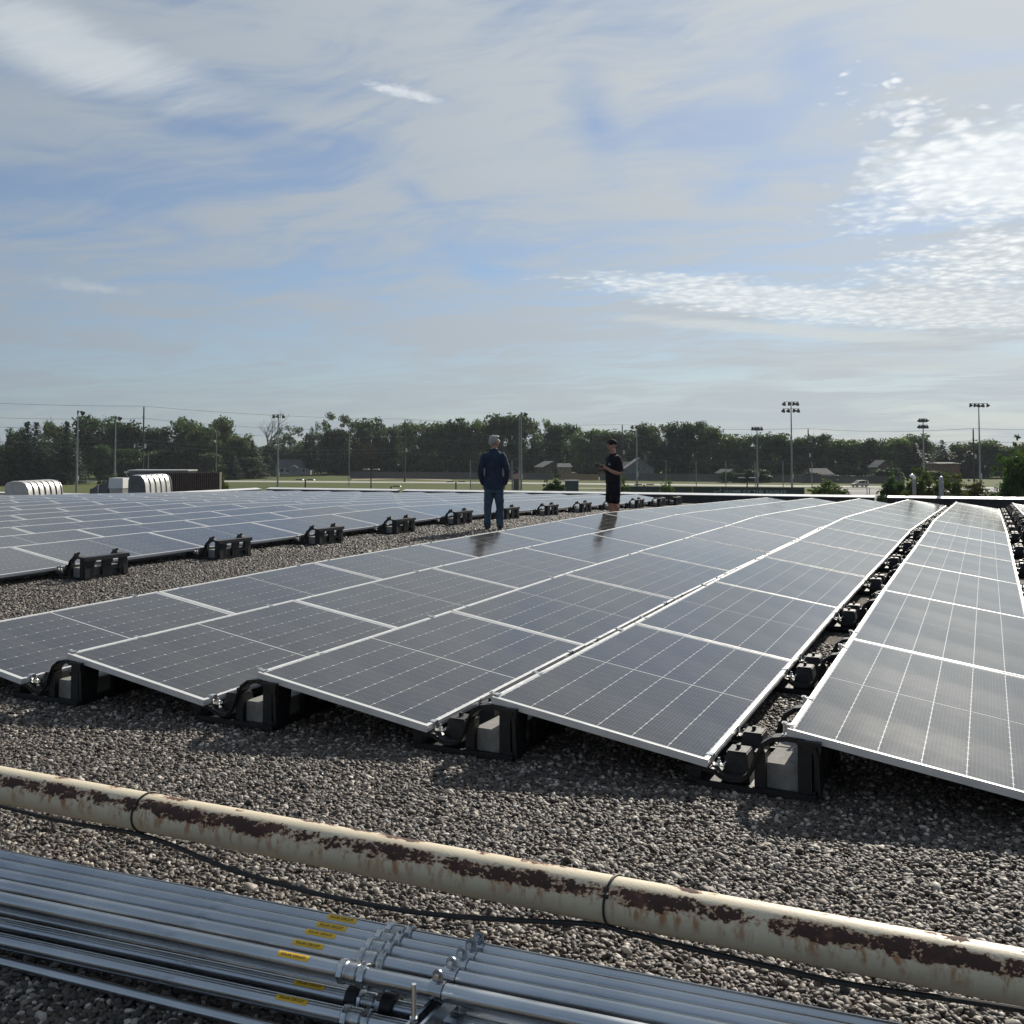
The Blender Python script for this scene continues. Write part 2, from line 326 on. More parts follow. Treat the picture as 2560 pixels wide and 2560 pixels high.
def _pebble(T, b):
    r = T.new('ShaderNodeObjectInfo').outputs['Random']
    ramp = T.new('ShaderNodeValToRGB'); T.set(ramp.inputs[0], r); e = ramp.color_ramp.elements
    cols = [(0, (0.019, 0.017, 0.014)), (0.2, (0.050, 0.040, 0.033)), (0.4, (0.092, 0.072, 0.053)), (0.55, (0.084, 0.054, 0.040)), (0.66, (0.050, 0.048, 0.046)), (0.78, (0.140, 0.116, 0.090)), (0.9, (0.304, 0.266, 0.218)), (1, (0.551, 0.503, 0.437))]
    e[0].color = cols[0][1] + (1,); e[1].color = cols[-1][1] + (1,); e[1].position = 1
    for p, cc in cols[1:-1]: q = e.new(p); q.color = cc + (1,)
    n = T.noise(obj_co(T), 2.5, 4, .6)
    T.set(b.inputs['Base Color'], T.mix(T.step(n, .35, .7, 0, .35), ramp.outputs[0], (.09, .08, .072)))
M['pebble'] = mat('pebble', rough=.62, spec=.4, fn=_pebble)
def _rust(T, b):
    # pipe lies along local x; a = angle round the pipe, rust where paint has flaked along the weathered upper side
    co = obj_co(T); x, y, z = T.sep(co)
    a = T.m('ARCTAN2', T.m('MULTIPLY', y, -1.0), z)                         # 0 on top, positive towards the viewer's side
    q = T.comb(x, T.m('MULTIPLY', a, .085), 0.0)
    big = T.noise(q, 4.5, 3, .55); mid = T.noise(q, 15, 4, .6); fine = T.noise(q, 60, 6, .65, .2)
    def band(c0, k, top): t = T.m('MULTIPLY', T.m('SUBTRACT', a, c0), k); return T.m('SUBTRACT', top, T.m('MULTIPLY', t, t))
    bb = T.m('MAXIMUM', T.m('MAXIMUM', band(.88, 1.9, 1.0), band(-.18, 2.4, T.m('MULTIPLY', T.step(big, .40, .62), .95))), -.6)
    f = T.m('ADD', T.m('ADD', T.m('MULTIPLY', bb, .26), T.m('MULTIPLY', big, .55)), T.m('ADD', T.m('MULTIPLY', mid, .55), T.m('MULTIPLY', fine, .50)))
    rust = T.step(f, 1.0, 1.02); fringe = T.step(f, .90, 1.01)
    drip = T.noise(T.comb(T.m('MULTIPLY', x, 34), T.m('MULTIPLY', a, .8), 0.0), 1.0, 5, .65)
    above = T.noise(T.comb(T.m('MULTIPLY', x, 15), .5, 0.0), 1.0, 3, .6)
    below = T.m('MULTIPLY', T.step(a, 1.0, 1.3), T.step(T.m('ADD', a, T.m('MULTIPLY', drip, -.9)), 1.75, .85))
    st = T.m('MULTIPLY', T.m('MULTIPLY', T.step(drip, .45, .60), below), T.m('MULTIPLY', T.step(above, .36, .56), .85))
    paint = T.mix(T.noise(q, 9, 5, .65), (.58, .50, .35), (.71, .62, .46)); paint = T.mix(T.step(T.noise(q, 30, 5, .7), .56, .74, 0, .35), paint, (.48, .38, .24))
    paint = T.mix(st, paint, (.34, .125, .025)); paint = T.mix(T.m('MULTIPLY', fringe, .8), paint, (.36, .15, .05))
    rc = T.mix(T.noise(q, 70, 4, .6), (.035, .017, .013), (.085, .043, .032)); rc = T.mix(T.step(T.noise(q, 11, 3), .52, .72), rc, (.15, .072, .05))
    T.set(b.inputs['Base Color'], T.mix(rust, paint, rc)); T.set(b.inputs['Roughness'], T.m('ADD', .5, T.m('MULTIPLY', rust, .4)))
    bn = T.new('ShaderNodeBump'); bn.inputs['Strength'].default_value = .7; bn.inputs['Distance'].default_value = .003
    T.set(bn.inputs['Height'], T.m('SUBTRACT', T.m('MULTIPLY', T.noise(q, 90, 3), .3), T.m('ADD', rust, T.m('MULTIPLY', T.noise(q, 6, 2), -.6)))); T.set(b.inputs['Normal'], bn.outputs[0])
M['rust_pipe'] = mat('rusty_cream_paint', rough=.45, fn=_rust)
def _leaf(T, b):
    tint = T.new('ShaderNodeObjectInfo').outputs['Color']; n = T.noise(obj_co(T), 5, 3, .6); n2 = T.noise(obj_co(T), 40, 2)
    c = T.mix(T.step(n, .3, .7), (.024, .040, .018), (.055, .080, .032)); c = T.mix(T.step(n2, .35, .7, 0, .5), c, (.070, .098, .040))
    c = T.mix(1.0, c, tint, 'MULTIPLY'); T.set(b.inputs['Base Color'], c); b.inputs['Roughness'].default_value = .6
    out = T.n['Material Output']; tr = T.new('ShaderNodeBsdfTranslucent'); T.set(tr.inputs[0], T.mix(1.0, c, (1.3, 1.5, .8), 'MULTIPLY'))
    mx = T.new('ShaderNodeMixShader'); mx.inputs[0].default_value = .38
    T.l.new(b.outputs[0], mx.inputs[1]); T.l.new(tr.outputs[0], mx.inputs[2]); T.l.new(mx.outputs[0], out.inputs[0])
M['leaf'] = mat('leaf', rough=.6, spec=.25, fn=_leaf)
M['bark'] = mat('bark', rough=.95, fn=var((.045, .037, .030), (.10, .085, .07), 6, stretch=(1, 1, .2)))
M['bark_pale'] = mat('bark_pale', rough=.95, fn=var((.065, .058, .052), (.11, .10, .09), 6))
def _ground(T, b):
    co = obj_co(T); n = T.noise(co, .02, 5, .6); n2 = T.noise(co, .35, 5, .65)
    c = T.mix(T.step(n, .35, .65), (.052, .074, .016), (.088, .102, .028)); c = T.mix(T.step(n2, .3, .75, 0, .6), c, (.092, .098, .034))
    T.set(b.inputs['Base Color'], c)
M['grass'] = mat('grass', rough=.95, spec=.1, fn=_ground)
M['road'] = mat('road_concrete', rough=.9, fn=var((.26, .245, .215), (.34, .325, .29), .4))
M['asphalt'] = mat('asphalt', rough=.9, fn=var((.12, .12, .12), (.19, .185, .18), .3))
M['dirt'] = mat('dirt', rough=.95, fn=var((.17, .13, .085), (.24, .19, .13), .3))
def skin(T, b):
    n = T.noise(obj_co(T), 12, 4); T.set(b.inputs['Base Color'], T.mix(n, (.36, .19, .13), (.44, .25, .18))); b.inputs['Subsurface Weight'].default_value = 0.0
M['skin'] = mat('skin', rough=.55, fn=skin)
M['navy'] = mat('navy_wool', rough=.85, spec=.2, fn=var((.022, .034, .058), (.036, .052, .084), 14, bump=.3, bscale=300))
M['denim'] = mat('denim', rough=.9, spec=.2, fn=var((.036, .062, .092), (.075, .112, .150), 9, bump=.35, bscale=260, stretch=(1, 1, .4)))
M['black_cloth'] = mat('black_cloth', rough=.85, spec=.2, fn=var((.008, .009, .013), (.017, .018, .024), 9, bump=.3, bscale=200))
M['black_short'] = mat('black_shorts', rough=.85, spec=.2, fn=var((.007, .008, .012), (.014, .015, .02), 8, bump=.3, bscale=200))
M['hair'] = mat('grey_hair', rough=.6, fn=var((.20, .19, .175), (.48, .46, .43), 40, bump=.5, bscale=150, stretch=(1, 1, .3)))
M['leather'] = mat('shoe_leather', (.018, .016, .016), .45)
M['logo'] = mat('pale_print', (.55, .62, .66), .6)
M['flag_white'] = mat('flag_white', (.62, .58, .57), .8); M['flag_red'] = mat('flag_red', (.34, .06, .06), .8); M['flag_blue'] = mat('flag_blue', (.03, .04, .10), .8)
M['letter'] = mat('banner_letters', (.30, .36, .36), .8)
M['school_wall'] = mat('school_brick', rough=.9, fn=var((.20, .12, .085), (.28, .17, .12), 2))

# ------------------------------------------------------------------ the roof
S0, LS, PL, PW = 4.6848, 2.298, 2.278, 1.134        # near end of the arrays, panel pitch along a row, panel size
TILT, PITCHX, X4, XL = R(8.956), 1.4765, -.8431, -11.2693
SL = 6.5501 - 6.0 * 0                                # near end of the first panel seam of the array left of the aisle
RY = [-6, S0] + [S0 + LS * k for k in range(1, 7)] + [37.2]
RZ = [-.079, 0, .0283, .0615, .072, .0746, .085, .102, .102 - .0226 * (37.2 - S0 - 6 * LS)]
RX, RXZ = [-60, XL, -9.5, -6.75, -4.5, -2.6, X4, 3, 12], [-.0077 * (60 + XL) - .005, -.005, -.005, -.028, -.011, -.0025, 0, -.012, -.06]
def rz(x, y): return float(np.interp(y, RY, RZ) + np.interp(x, RX, RXZ))
XE0, XE1, YE0, YE1 = -29.6, 9.0, -4.0, 36.6
g = MB(); xs = np.arange(XE0, XE1 + .01, .965); ys = sorted(set(list(np.arange(YE0, YE1, 1.0)) + [YE1] + [y for y in RY if YE0 < y < YE1]))
g.add([(x, y, rz(x, y) - .012) for y in ys for x in xs], [(j * len(xs) + i, j * len(xs) + i + 1, (j + 1) * len(xs) + i + 1, (j + 1) * len(xs) + i) for j in range(len(ys) - 1) for i in range(len(xs) - 1)])
tag(g.build('roof', M['gravel_bed'], smooth=True, angle=None), kind='structure')

# loose river gravel: ellipsoid stones instanced on scattered points that the camera side of the roof shows
def gravel_points():
    out = []
    def field(x0, x1, y0, y1, s, dmin, dmax, layers=1):
        for L in range(layers):
            nx, ny = int((x1 - x0) / s), int((y1 - y0) / (s * .87))
            X, Y = np.meshgrid(np.arange(nx) * s + x0, np.arange(ny) * s * .87 + y0); X = X + (np.arange(ny)[:, None] % 2) * s / 2
            X = (X + rng.normal(0, s * .3, X.shape)).ravel(); Y = (Y + rng.normal(0, s * .3, Y.shape)).ravel()
            d = X * _fw.x + Y * _fw.y; u = (X * _rt.x + Y * _rt.y) / np.maximum(d, .1)
            k = (d > dmin) & (d < dmax) & (np.abs(u) < .60) & (d > .5)
            X, Y = X[k], Y[k]
            Z = np.interp(Y, RY, RZ) + np.interp(X, RX, RXZ)
            out.append(np.stack([X, Y, Z + rng.normal(-.004 + .005 * L, .0035, len(X)), np.full(len(X), s)], 1))
    field(-7, 2.5, .6, 8, .0172, 1.9, 5.6, 2)
    field(-10, 2.5, 3, 12, .0185, 5.6, 8.0)
    field(-10.6, -6.0, 5, 20, .021, 8.0, 15.0)
    field(-10.6, -6.0, 10, 33, .030, 15.0, 30.0)
    return np.concatenate(out)
def build_gravel():
    P = gravel_points(); n = len(P)
    me = bpy.data.meshes.new('gravel'); me.vertices.add(n); me.vertices.foreach_set('co', P[:, :3].astype(np.float32).ravel())
    rad = P[:, 3] * rng.lognormal(-.52, .26, n)
    scl = np.stack([rad * rng.uniform(.95, 1.45, n), rad * rng.uniform(.75, 1.05, n), rad * rng.uniform(.5, .8, n)], 1).astype(np.float32)
    rot = np.stack([rng.normal(0, .45, n), rng.normal(0, .45, n), rng.uniform(0, 6.28, n)], 1).astype(np.float32)
    for nm, ar in (('scl', scl), ('rot', rot)):
        a = me.attributes.new(nm, 'FLOAT_VECTOR', 'POINT'); a.data.foreach_set('vector', ar.ravel())
    o = link('gravel', me); tag(o, kind='stuff')
    ng = bpy.data.node_groups.new('gravel_scatter', 'GeometryNodeTree')
    ng.interface.new_socket('Geometry', in_out='INPUT', socket_type='NodeSocketGeometry'); ng.interface.new_socket('Geometry', in_out='OUTPUT', socket_type='NodeSocketGeometry')
    N, L = ng.nodes, ng.links
    gi, go = N.new('NodeGroupInput'), N.new('NodeGroupOutput')
    ico = N.new('GeometryNodeMeshIcoSphere'); ico.inputs['Radius'].default_value = 1; ico.inputs['Subdivisions'].default_value = 2
    pos = N.new('GeometryNodeInputPosition'); nz = N.new('ShaderNodeTexNoise'); nz.inputs['Scale'].default_value = 1.1; nz.inputs['Detail'].default_value = 1
    sb = N.new('ShaderNodeVectorMath'); sb.operation = 'SUBTRACT'; sb.inputs[1].default_value = (.5, .5, .5)
    ml = N.new('ShaderNodeVectorMath'); ml.operation = 'SCALE'; ml.inputs['Scale'].default_value = .9
    sp = N.new('GeometryNodeSetPosition'); L.new(pos.outputs[0], nz.inputs['Vector']); L.new(nz.outputs['Color'], sb.inputs[0]); L.new(sb.outputs[0], ml.inputs[0])
    L.new(ico.outputs[0], sp.inputs['Geometry']); L.new(ml.outputs[0], sp.inputs['Offset'])
    sm = N.new('GeometryNodeSetShadeSmooth'); L.new(sp.outputs[0], sm.inputs[0])
    mt = N.new('GeometryNodeSetMaterial'); mt.inputs['Material'].default_value = M['pebble']; L.new(sm.outputs[0], mt.inputs[0])
    ip = N.new('GeometryNodeInstanceOnPoints'); L.new(gi.outputs[0], ip.inputs['Points']); L.new(mt.outputs[0], ip.inputs['Instance'])
    for nm, sk in (('scl', 'Scale'), ('rot', 'Rotation')):
        na = N.new('GeometryNodeInputNamedAttribute'); na.data_type = 'FLOAT_VECTOR'; na.inputs['Name'].default_value = nm; L.new(na.outputs[0], ip.inputs[sk])
    L.new(ip.outputs[0], go.inputs[0])
    md = o.modifiers.new('scatter', 'NODES'); md.node_group = ng
    me.materials.append(M['pebble'])
build_gravel()

# ------------------------------------------------------------------ solar panels
def panel_meshes():
    t, fw, dp = .0, .0125, .035
    fr = MB(); hx, hy = PW / 2, PL / 2
    fl = .020; fr.b2((-hx, -hy, -dp), (-hx + fl, hy, 0)); fr.b2((hx - fl, -hy, -dp), (hx, hy, 0))
    fr.b2((-hx + fl, -hy, -dp), (hx - fl, -hy + fw, -.0004)); fr.b2((-hx + fl, hy - fw, -dp), (hx - fl, hy, -.0004))
    for q in (-.012, -.023):                              # the shallow grooves rolled along the frame sides
        fr.b2((-hx + .02, -hy - .0012, q - .004), (hx - .02, -hy + .001, q)); fr.b2((hx - .001, -hy + .02, q - .004), (hx + .0012, hy - .02, q))
    bs = MB().b2((-hx + fl, -hy + fw, -.0085), (hx - fl, hy - fw, -.0032))
    def string(mb, cx, cy):
        w, l, z = .1768 / 2, 12 * .0913 / 2, -.0023
        o = len(mb.v); mb.add([(cx - w, cy - l, z), (cx + w, cy - l, z), (cx + w, cy + l, z), (cx - w, cy + l, z), (cx - w, cy - l, z - .0012), (cx + w, cy - l, z - .0012), (cx + w, cy + l, z - .0012), (cx - w, cy + l, z - .0012)],
               [(0, 1, 2, 3), (0, 4, 5, 1), (1, 5, 6, 2), (2, 6, 7, 3), (3, 7, 4, 0)]); mb.ctr = getattr(mb, 'ctr', []) + [(cx, cy)] * 8
        return mb
    def with_uv(mb, name):
        me = mb.mesh(name, M['cells']); uv = me.uv_layers.new(name='cell_metres')
        for lp in me.loops:
            p = me.vertices[lp.vertex_index].co; c = mb.ctr[lp.vertex_index]; uv.data[lp.index].uv = (p.x - c[0], p.y - c[1] + .0456)
        return me
    one = with_uv(string(MB(), 0, 0), 'cell_string')
    al = MB(); spots = [((i - 2.5) * .1803, s * (.007 + 12 * .0913 / 2)) for s in (-1, 1) for i in range(6)]
    for c in spots: string(al, *c)
    return fr.mesh('frame', M['alu_frame']), bs.mesh('backsheet', M['backsheet']), one, with_uv(al, 'cell_strings'), spots
FR, BS, ONE, ALLC, SPOTS = panel_meshes()
def panel(xh, y0, zoff, label, group, detailed, hz=.317):
    """xh = x of the high edge; the panel lies between roof heights at both its ends"""
    xc = xh + PW / 2; za, zb = rz(xc, y0) + hz, rz(xc, y0 + LS) + hz
    ydir = Vector((0, LS, zb - za)).normalized(); th = TILT + rng.normal(0, .0022)
    xdir = Vector((cos(th), 0, -sin(th))); zdir = xdir.cross(ydir).normalized(); xdir = ydir.cross(zdir).normalized()
    rollj = rng.normal(0, .0018); ydir2 = (ydir + zdir * rollj).normalized(); zdir = xdir.cross(ydir2).normalized(); ydir = ydir2
    ctr = Vector((xh, y0 + LS / 2, (za + zb) / 2 + zoff)) + xdir * PW / 2
    e = tag(empty('solar_panel'), label, 'solar panel', group)
    e.matrix_world = Matrix(((xdir.x, ydir.x, zdir.x, ctr.x), (xdir.y, ydir.y, zdir.y, ctr.y), (xdir.z, ydir.z, zdir.z, ctr.z), (0, 0, 0, 1)))
    link('frame', FR, e); link('backsheet', BS, e)
    k = rng.uniform(.8, 1.25); tint = (k * rng.uniform(.92, 1.1), k, k * rng.uniform(.9, 1.15), 1)
    if detailed:
        for c in SPOTS:
            s = link('cell_string', ONE, e); s.location = (c[0], c[1], 0); s.color = tint
    else:
        s = tag(link('cell_strings', ALLC, e), kind='stuff'); s.color = tint
GN, GL = 'solar panels right of the aisle', 'solar panels left of the aisle'
for r in range(6):
    x = X4 + (r - 4) * PITCHX; n = 13 if r < 4 else 12
    for j in range(n):
        panel(x, S0 + .0305 * (x - X4) + j * LS, 0, f'solar panel {ORD[j]} from the near end of the {ORD[r]} row right of the aisle', GN, not (r == 5 and j < 3))
SLY = 6.5501
for k in range(12):
    x = XL - k * PITCHX; ymin = abs(x) / 1.40 - 1.0
    for j in range(12):
        y0 = SLY + j * LS
        if y0 + LS < ymin: continue
        panel(x, y0, .0, f'solar panel {ORD[11 - j]} from the far end of the {ORD[k]} row left of the aisle', GL, k < 2)

# ------------------------------------------------------------------ black plastic mounts, their clamps, and the concrete ballast blocks
def mount_meshes():
    d = {}
    tray = MB().b2((-.09, -.34, .004), (.48, .34, .018)); tray.b2((-.06, -.345, .010), (.485, -.325, .034)); tray.b2((-.06, .325, .010), (.485, .345, .034))
    tray.b2((.465, -.325, .018), (.486, .325, .05)); tray.b2((-.095, -.325, .018), (-.078, .325, .045))
    d['base_tray'] = tray.mesh('base_tray', M['black_plastic'])
    path = [(-.12, .083), (-.02, .083), (.02, .077), (.05, .058), (.09, .048), (.14, .052), (.175, .075), (.20, .12), (.22, .175), (.245, .225), (.29, .256), (.35, .266), (.43, .262), (.468, .243), (.482, .20), (.49, .02)]
    a = MB().ribbon(path, .022, -.035, .035)
    a.ribbon([(.02, .077), (.05, .058), (.09, .048), (.14, .052), (.175, .075), (.20, .12), (.22, .175), (.245, .225), (.29, .256)], .006, -.046, -.035)
    a.b2((-.11, -.03, .018), (-.06, .03, .072)); a.b2((.205, -.028, .018), (.255, .028, .19)); a.b2((.40, -.03, .018), (.462, .03, .25))
    a.b2((.225, -.03, .10), (.235, .03, .21)); d['arch'] = a.mesh('arch', M['black_plastic'])
    tw = MB().box((0, 0, .083), (.135, .16, .130), taper=.72); tw.b2((-.045, -.055, .147), (.045, .055, .155)); tw.b2((-.012, -.01, .155), (.006, .01, .175))
    d['tower'] = tw.mesh('tower', M['black_plastic'])
    rim = MB().b2((.40, -.345, .252), (.505, .345, .270)); rim.b2((.494, -.345, .225), (.506, .345, .252))
    for y0, y1 in ((-.30, -.20), (-.06, .06), (.20, .30)): rim.add(*(lambda v: (v, [(3, 2, 1, 0), (4, 5, 6, 7), (0, 1, 5, 4), (1, 2, 6, 5), (2, 3, 7, 6), (3, 0, 4, 7)]))([(.462, y0, .018), (.488, y0, .018), (.488, y1, .018), (.462, y1, .018), (.478, y0 - .015, .252), (.502, y0 - .015, .252), (.502, y1 + .015, .252), (.478, y1 + .015, .252)]))
    rim.b2((.476, .06, .10), (.492, .20, .125)); d['rim'] = rim.mesh('rim', M['black_plastic'])
    lug = MB().box((.335, 0, .283), (.11, .07, .034), taper=.7); lug.b2((.29, -.02, .296), (.315, .02, .312)); lug.b2((.345, -.012, .296), (.355, .012, .326)); lug.tube([(.33, 0, .29), (.33, 0, .322)], .008, 6)
    d['lug'] = lug.mesh('lug', M['black_plastic'])
    lo = MB().b2((-.028, -.018, .1385), (.006, .018, .1435)); lo.b2((.001, -.018, .096), (.006, .018, .1385)); lo.b2((.001, -.02, .092), (.055, .02, .097))
    lo.tube([(.030, 0, .094), (.030, 0, .128)], .006, 8); lo.ball((.030, 0, .108), (.012, .012, .009), 8, 5); lo.tube([(.05, -.012, .10), (.062, 0, .112), (.05, .012, .10)], .003, 5)
    d['low_clamp'] = lo.mesh('clamp', M['bright_metal'])
    hi = MB().b2((.350, -.018, .3172), (.380, .018, .3225)); hi.b2((.346, -.018, .270), (.3515, .018, .3225)); hi.b2((.325, -.022, .2705), (.3455, .022, .276)); hi.tube([(.334, 0, .274), (.334, 0, .331)], .006, 8); hi.box((.334, 0, .325), (.02, .03, .006))
    d['high_clamp'] = hi.mesh('clamp', M['bright_metal'])
    return d
MD = mount_meshes()
blk = MB().b2((-.095, -.14, 0), (.095, .14, .118)).mesh('block', M['concrete'])
bm = bmesh.new(); bm.from_mesh(blk); bmesh.ops.bevel(bm, geom=bm.edges[:], offset=.006, segments=1, affect='EDGES'); bm.to_mesh(blk); bm.free()
def mount(xl, y, label, group, high=True, low=True, blocks=True, blabel='', zoff=0.0):
    z = rz(xl + .2, y); e = thing('panel_mount', label, 'panel mount', (xl, y, z + zoff), 0, group)
    link('base_tray', MD['base_tray'], e)
    for s in (-1, 1):
        a = link('arch', MD['arch'], e); a.location.y = s * .29
        t = link('tower', MD['tower'], e); t.location = (.105, s * .175, 0)
        if low: c = link('clamp', MD['low_clamp'], e); c.location.y = s * .27
        if high: c = link('clamp', MD['high_clamp'], e); c.location.y = s * .27
        else: l = link('lug', MD['lug'], e); l.location.y = s * .29
    link('rim', MD['rim'], e)
    if blocks:
        for s, w in ((-1, 'near'), (1, 'far')):
            b = tag(link('concrete_block', blk), f'grey concrete block at the {w} end of the {blabel}', 'concrete block', 'concrete ballast blocks in the mounts')
            b.location = (xl + .335, y + s * .145, z + zoff + .0195); b.rotation_euler.z = rng.normal(0, .03)
LOWX = PW * cos(TILT)
def seams(x, n):
    s = S0 + .0305 * (x - X4); return [s + .37] + [s + j * LS for j in range(1, n)] + [s + n * LS - .36]
GM = 'black plastic panel mounts'
for r in range(5):                                    # between the rows right of the aisle
    x = X4 + (r - 4) * PITCHX; sm = seams(x, 12)
    for j, y in enumerate(sm):
        mount(x + LOWX, y, f'black plastic mount, {ORD[j]} from the near end between {ORD[r]} and {ORD[r + 1]} rows right of aisle', GM, blocks=j < (7 if r in (3, 4) else 1),
              blabel=f'{ORD[j]} mount between {ORD[r]} and {ORD[r + 1]} rows')
for j, y in enumerate(seams(X4 - 4 * PITCHX, 12)):    # under the high edge of the row that borders the aisle
    mount(X4 - 5 * PITCHX + LOWX, y, f'black plastic mount {ORD[j]} from the near end under the first right row', GM, low=False, blocks=False)
for j in range(13):                                   # along the aisle, holding only the low edge of the left array
    y = SLY + j * LS + .06 if j < 12 else SLY + 12 * LS - .35
    mount(XL + LOWX, y, f'black plastic mount {ORD[j]} along the gravel aisle, no panel on its right', 'black plastic mounts along the aisle', high=False, blabel=f'{ORD[j]} aisle mount')

# ------------------------------------------------------------------ pipes, conduits and cable on the near gravel
def axis_thing(name, label, cat, a, b, group=None):
    """Empty at the middle of a pipe, its local x along the pipe"""
    a, b = Vector(a), Vector(b); dx = (b - a).normalized(); dz = Vector((0, 0, 1)); dy = dz.cross(dx).normalized(); dz = dx.cross(dy); c = (a + b) / 2
    e = tag(empty(name), label, cat, group); e.matrix_world = Matrix(((dx.x, dy.x, dz.x, c.x), (dx.y, dy.y, dz.y, c.y), (dx.z, dy.z, dz.z, c.z), (0, 0, 0, 1)))
    return e, (b - a).length / 2
def ext(p, q, x):                                     # the line p-q carried on to x
    t = (x - p[0]) / (q[0] - p[0]); return (x, p[1] + (q[1] - p[1]) * t, p[2] + (q[2] - p[2]) * t)
# the old gas pipe
PR = .063
p, q = (-3.369, 2.622, .324), (.0386, 2.734, .317)
e, h = axis_thing('gas_pipe', 'old cream painted pipe with flaking rust lying across the gravel', 'pipe', ext(p, q, -5.2), ext(p, q, 1.2))
n = 40; mb = MB().tube([(-h + 2 * h * i / 60, 0, 0) for i in range(61)], PR, n, cap=True); mb.build('pipe_wall', M['rust_pipe'], e, smooth=True)
PIPE = e
def zip_tie(x, where):
    z = ext(p, q, x); lx = (Vector(z) - PIPE.matrix_world.translation).dot(PIPE.matrix_world.to_3x3().col[0])
    ring = [(lx + .012 * sin(t * 2 * pi) , (PR + .0032) * sin(2 * pi * t), (PR + .0032) * cos(2 * pi * t)) for t in [i / 36 for i in range(37)]]
    o = MB().tube(ring, .0034, 6, cap=False).box((lx - .006, -(PR + .006) * .86, (PR + .006) * .5), (.012, .009, .012)).build('zip_tie', M['rubber'], None, smooth=True)
    o.matrix_world = PIPE.matrix_world; tag(o, f'black zip tie round the cream pipe {where}', 'zip tie', 'zip ties on the cream pipe')
zip_tie(-2.652, 'near the left edge'); zip_tie(-.964, 'right of the middle')
for x, w in ((-4.05, 'left'), (.60, 'right')):
    z = ext(p, q, x); hh = z[2] - PR - rz(x, z[1]); o = MB().b2((-.07, -.07, 0), (.07, .07, hh - .05)).b2((-.09, -.14, hh - .05), (.09, .14, hh - .002)).b2((-.14, -.14, 0), (.14, .14, .03)).build('pipe_stand', M['pole_wood']); o.location = (x, z[1], rz(x, z[1]))
    tag(o, f'wooden stand under the cream pipe beyond the {w} frame edge', 'stand')
cab = [(-5.4, 3.10), (-4.6, 3.14), (-4.011, 3.105), (-3.63, 3.072), (-3.354, 3.062), (-3.141, 3.055), (-2.931, 3.043), (-2.601, 2.99), (-2.328, 2.978), (-2.087, 2.975), (-1.77, 3.002), (-1.476, 3.06), (-1.324, 3.09), (-1.16, 3.112), (-1.06, 3.112), (-.866, 3.125), (-.615, 3.135), (-.382, 3.14), (.045, 3.20), (.5, 3.22), (1.2, 3.2)]
czs = [.02, .02, .022, .03, .04, .052, .045, .03, .022, .02, .02, .03, .04, .052, .046, .034, .026, .024, .026, .024, .02]
def smooth_path(P, k=6):
    P = [Vector(a) for a in P]; out = []
    for i in range(len(P) - 1):
        a, b, c, d = P[max(i - 1, 0)], P[i], P[i + 1], P[min(i + 2, len(P) - 1)]
        for j in range(k):
            t = j / k; out.append(.5 * ((2 * b) + (c - a) * t + (2 * a - 5 * b + 4 * c - d) * t * t + (3 * b - a - 3 * c + d) * t ** 3))
    return out + [P[-1]]
o = MB().tube(smooth_path([(x * .858, y * .858, HC + (z + rz(x, y) - HC) * .858) for (x, y), z in zip(cab, czs)]), .0075, 8).build('cable', M['rubber'], smooth=True)
tag(o, 'black cable running slack along the cream pipe, tied to it twice', 'cable')

# the rack of new conduits: an upper layer of five, a lower layer of three under it, one loose tube in front
UP = [((-3.122, 2.434), (-1.277, 2.556)), ((-3.052, 2.38), (-1.255, 2.511)), ((-2.982, 2.327), (-1.23, 2.461)), ((-2.908, 2.269), (-1.202, 2.406)), ((-2.824, 2.205), (-1.169, 2.335))]
LO = [((-2.997, 2.335), (-1.56, 2.448)), ((-2.902, 2.268), (-1.56, 2.388)), ((-2.83, 2.195), (-1.57, 2.307))]
CR = .0222
def text_mesh(body, size):
    c = bpy.data.curves.new('lettering', 'FONT'); c.body = body; c.size = size; c.align_x = 'CENTER'; c.align_y = 'CENTER'; c.resolution_u = 2; c.offset = size * .025; c.space_character = 1.06
    o = bpy.data.objects.new('lettering', c); col.objects.link(o); bpy.context.view_layer.update()
    me = bpy.data.meshes.new_from_object(o.evaluated_get(bpy.context.evaluated_depsgraph_get())); bpy.data.objects.remove(o); bpy.data.curves.remove(c); return me
TXT = text_mesh('SOLAR CIRCUIT', .0104)
def wrapped(me, r, a0, name, m, x0=0.0):
    c = me.copy(); c.name = name
    for v in c.vertices:
        a = a0 - v.co.y / r; v.co = (v.co.x + x0, -r * sin(a), r * cos(a))
    c.materials.clear(); c.materials.append(m); return c
def coupling(mb, x, r=CR, banded=False, mi=0):
    prof = [(-.041, 1.03), (-.041, 1.30), (-.038, 1.40), (-.023, 1.40), (-.021, 1.22), (-.016, 1.12), (-.014, 1.25), (.014, 1.25), (.016, 1.12), (.021, 1.22), (.023, 1.40), (.038, 1.40), (.041, 1.30), (.041, 1.03)]
    n = 8 if not banded else 20; nn = 24
    vs = []; fs = []
    for dx, k in prof:
        for i in range(nn):
            a = 2 * pi * i / nn; hexed = 1.0
            if abs(dx) > .022 and k > 1.25: hexed = 1 / (cos((a % (pi / 4)) - pi / 8)) * .955
            vs.append((x + dx, sin(a) * r * k * hexed, cos(a) * r * k * hexed))
    m = len(prof); fs = [(i * nn + k, i * nn + (k + 1) % nn, (i + 1) * nn + (k + 1) % nn, (i + 1) * nn + k) for i in range(m - 1) for k in range(nn)]
    mb.add(vs, fs, mi); mb.box((x + .031, 0, r * 1.42), (.007, .007, .010), mi)
    return mb
XC, XS, XLAB = -1.56, -1.315, -1.752
UPN = ['rearmost', 'second from the rear', 'middle', 'second from the front', 'frontmost']
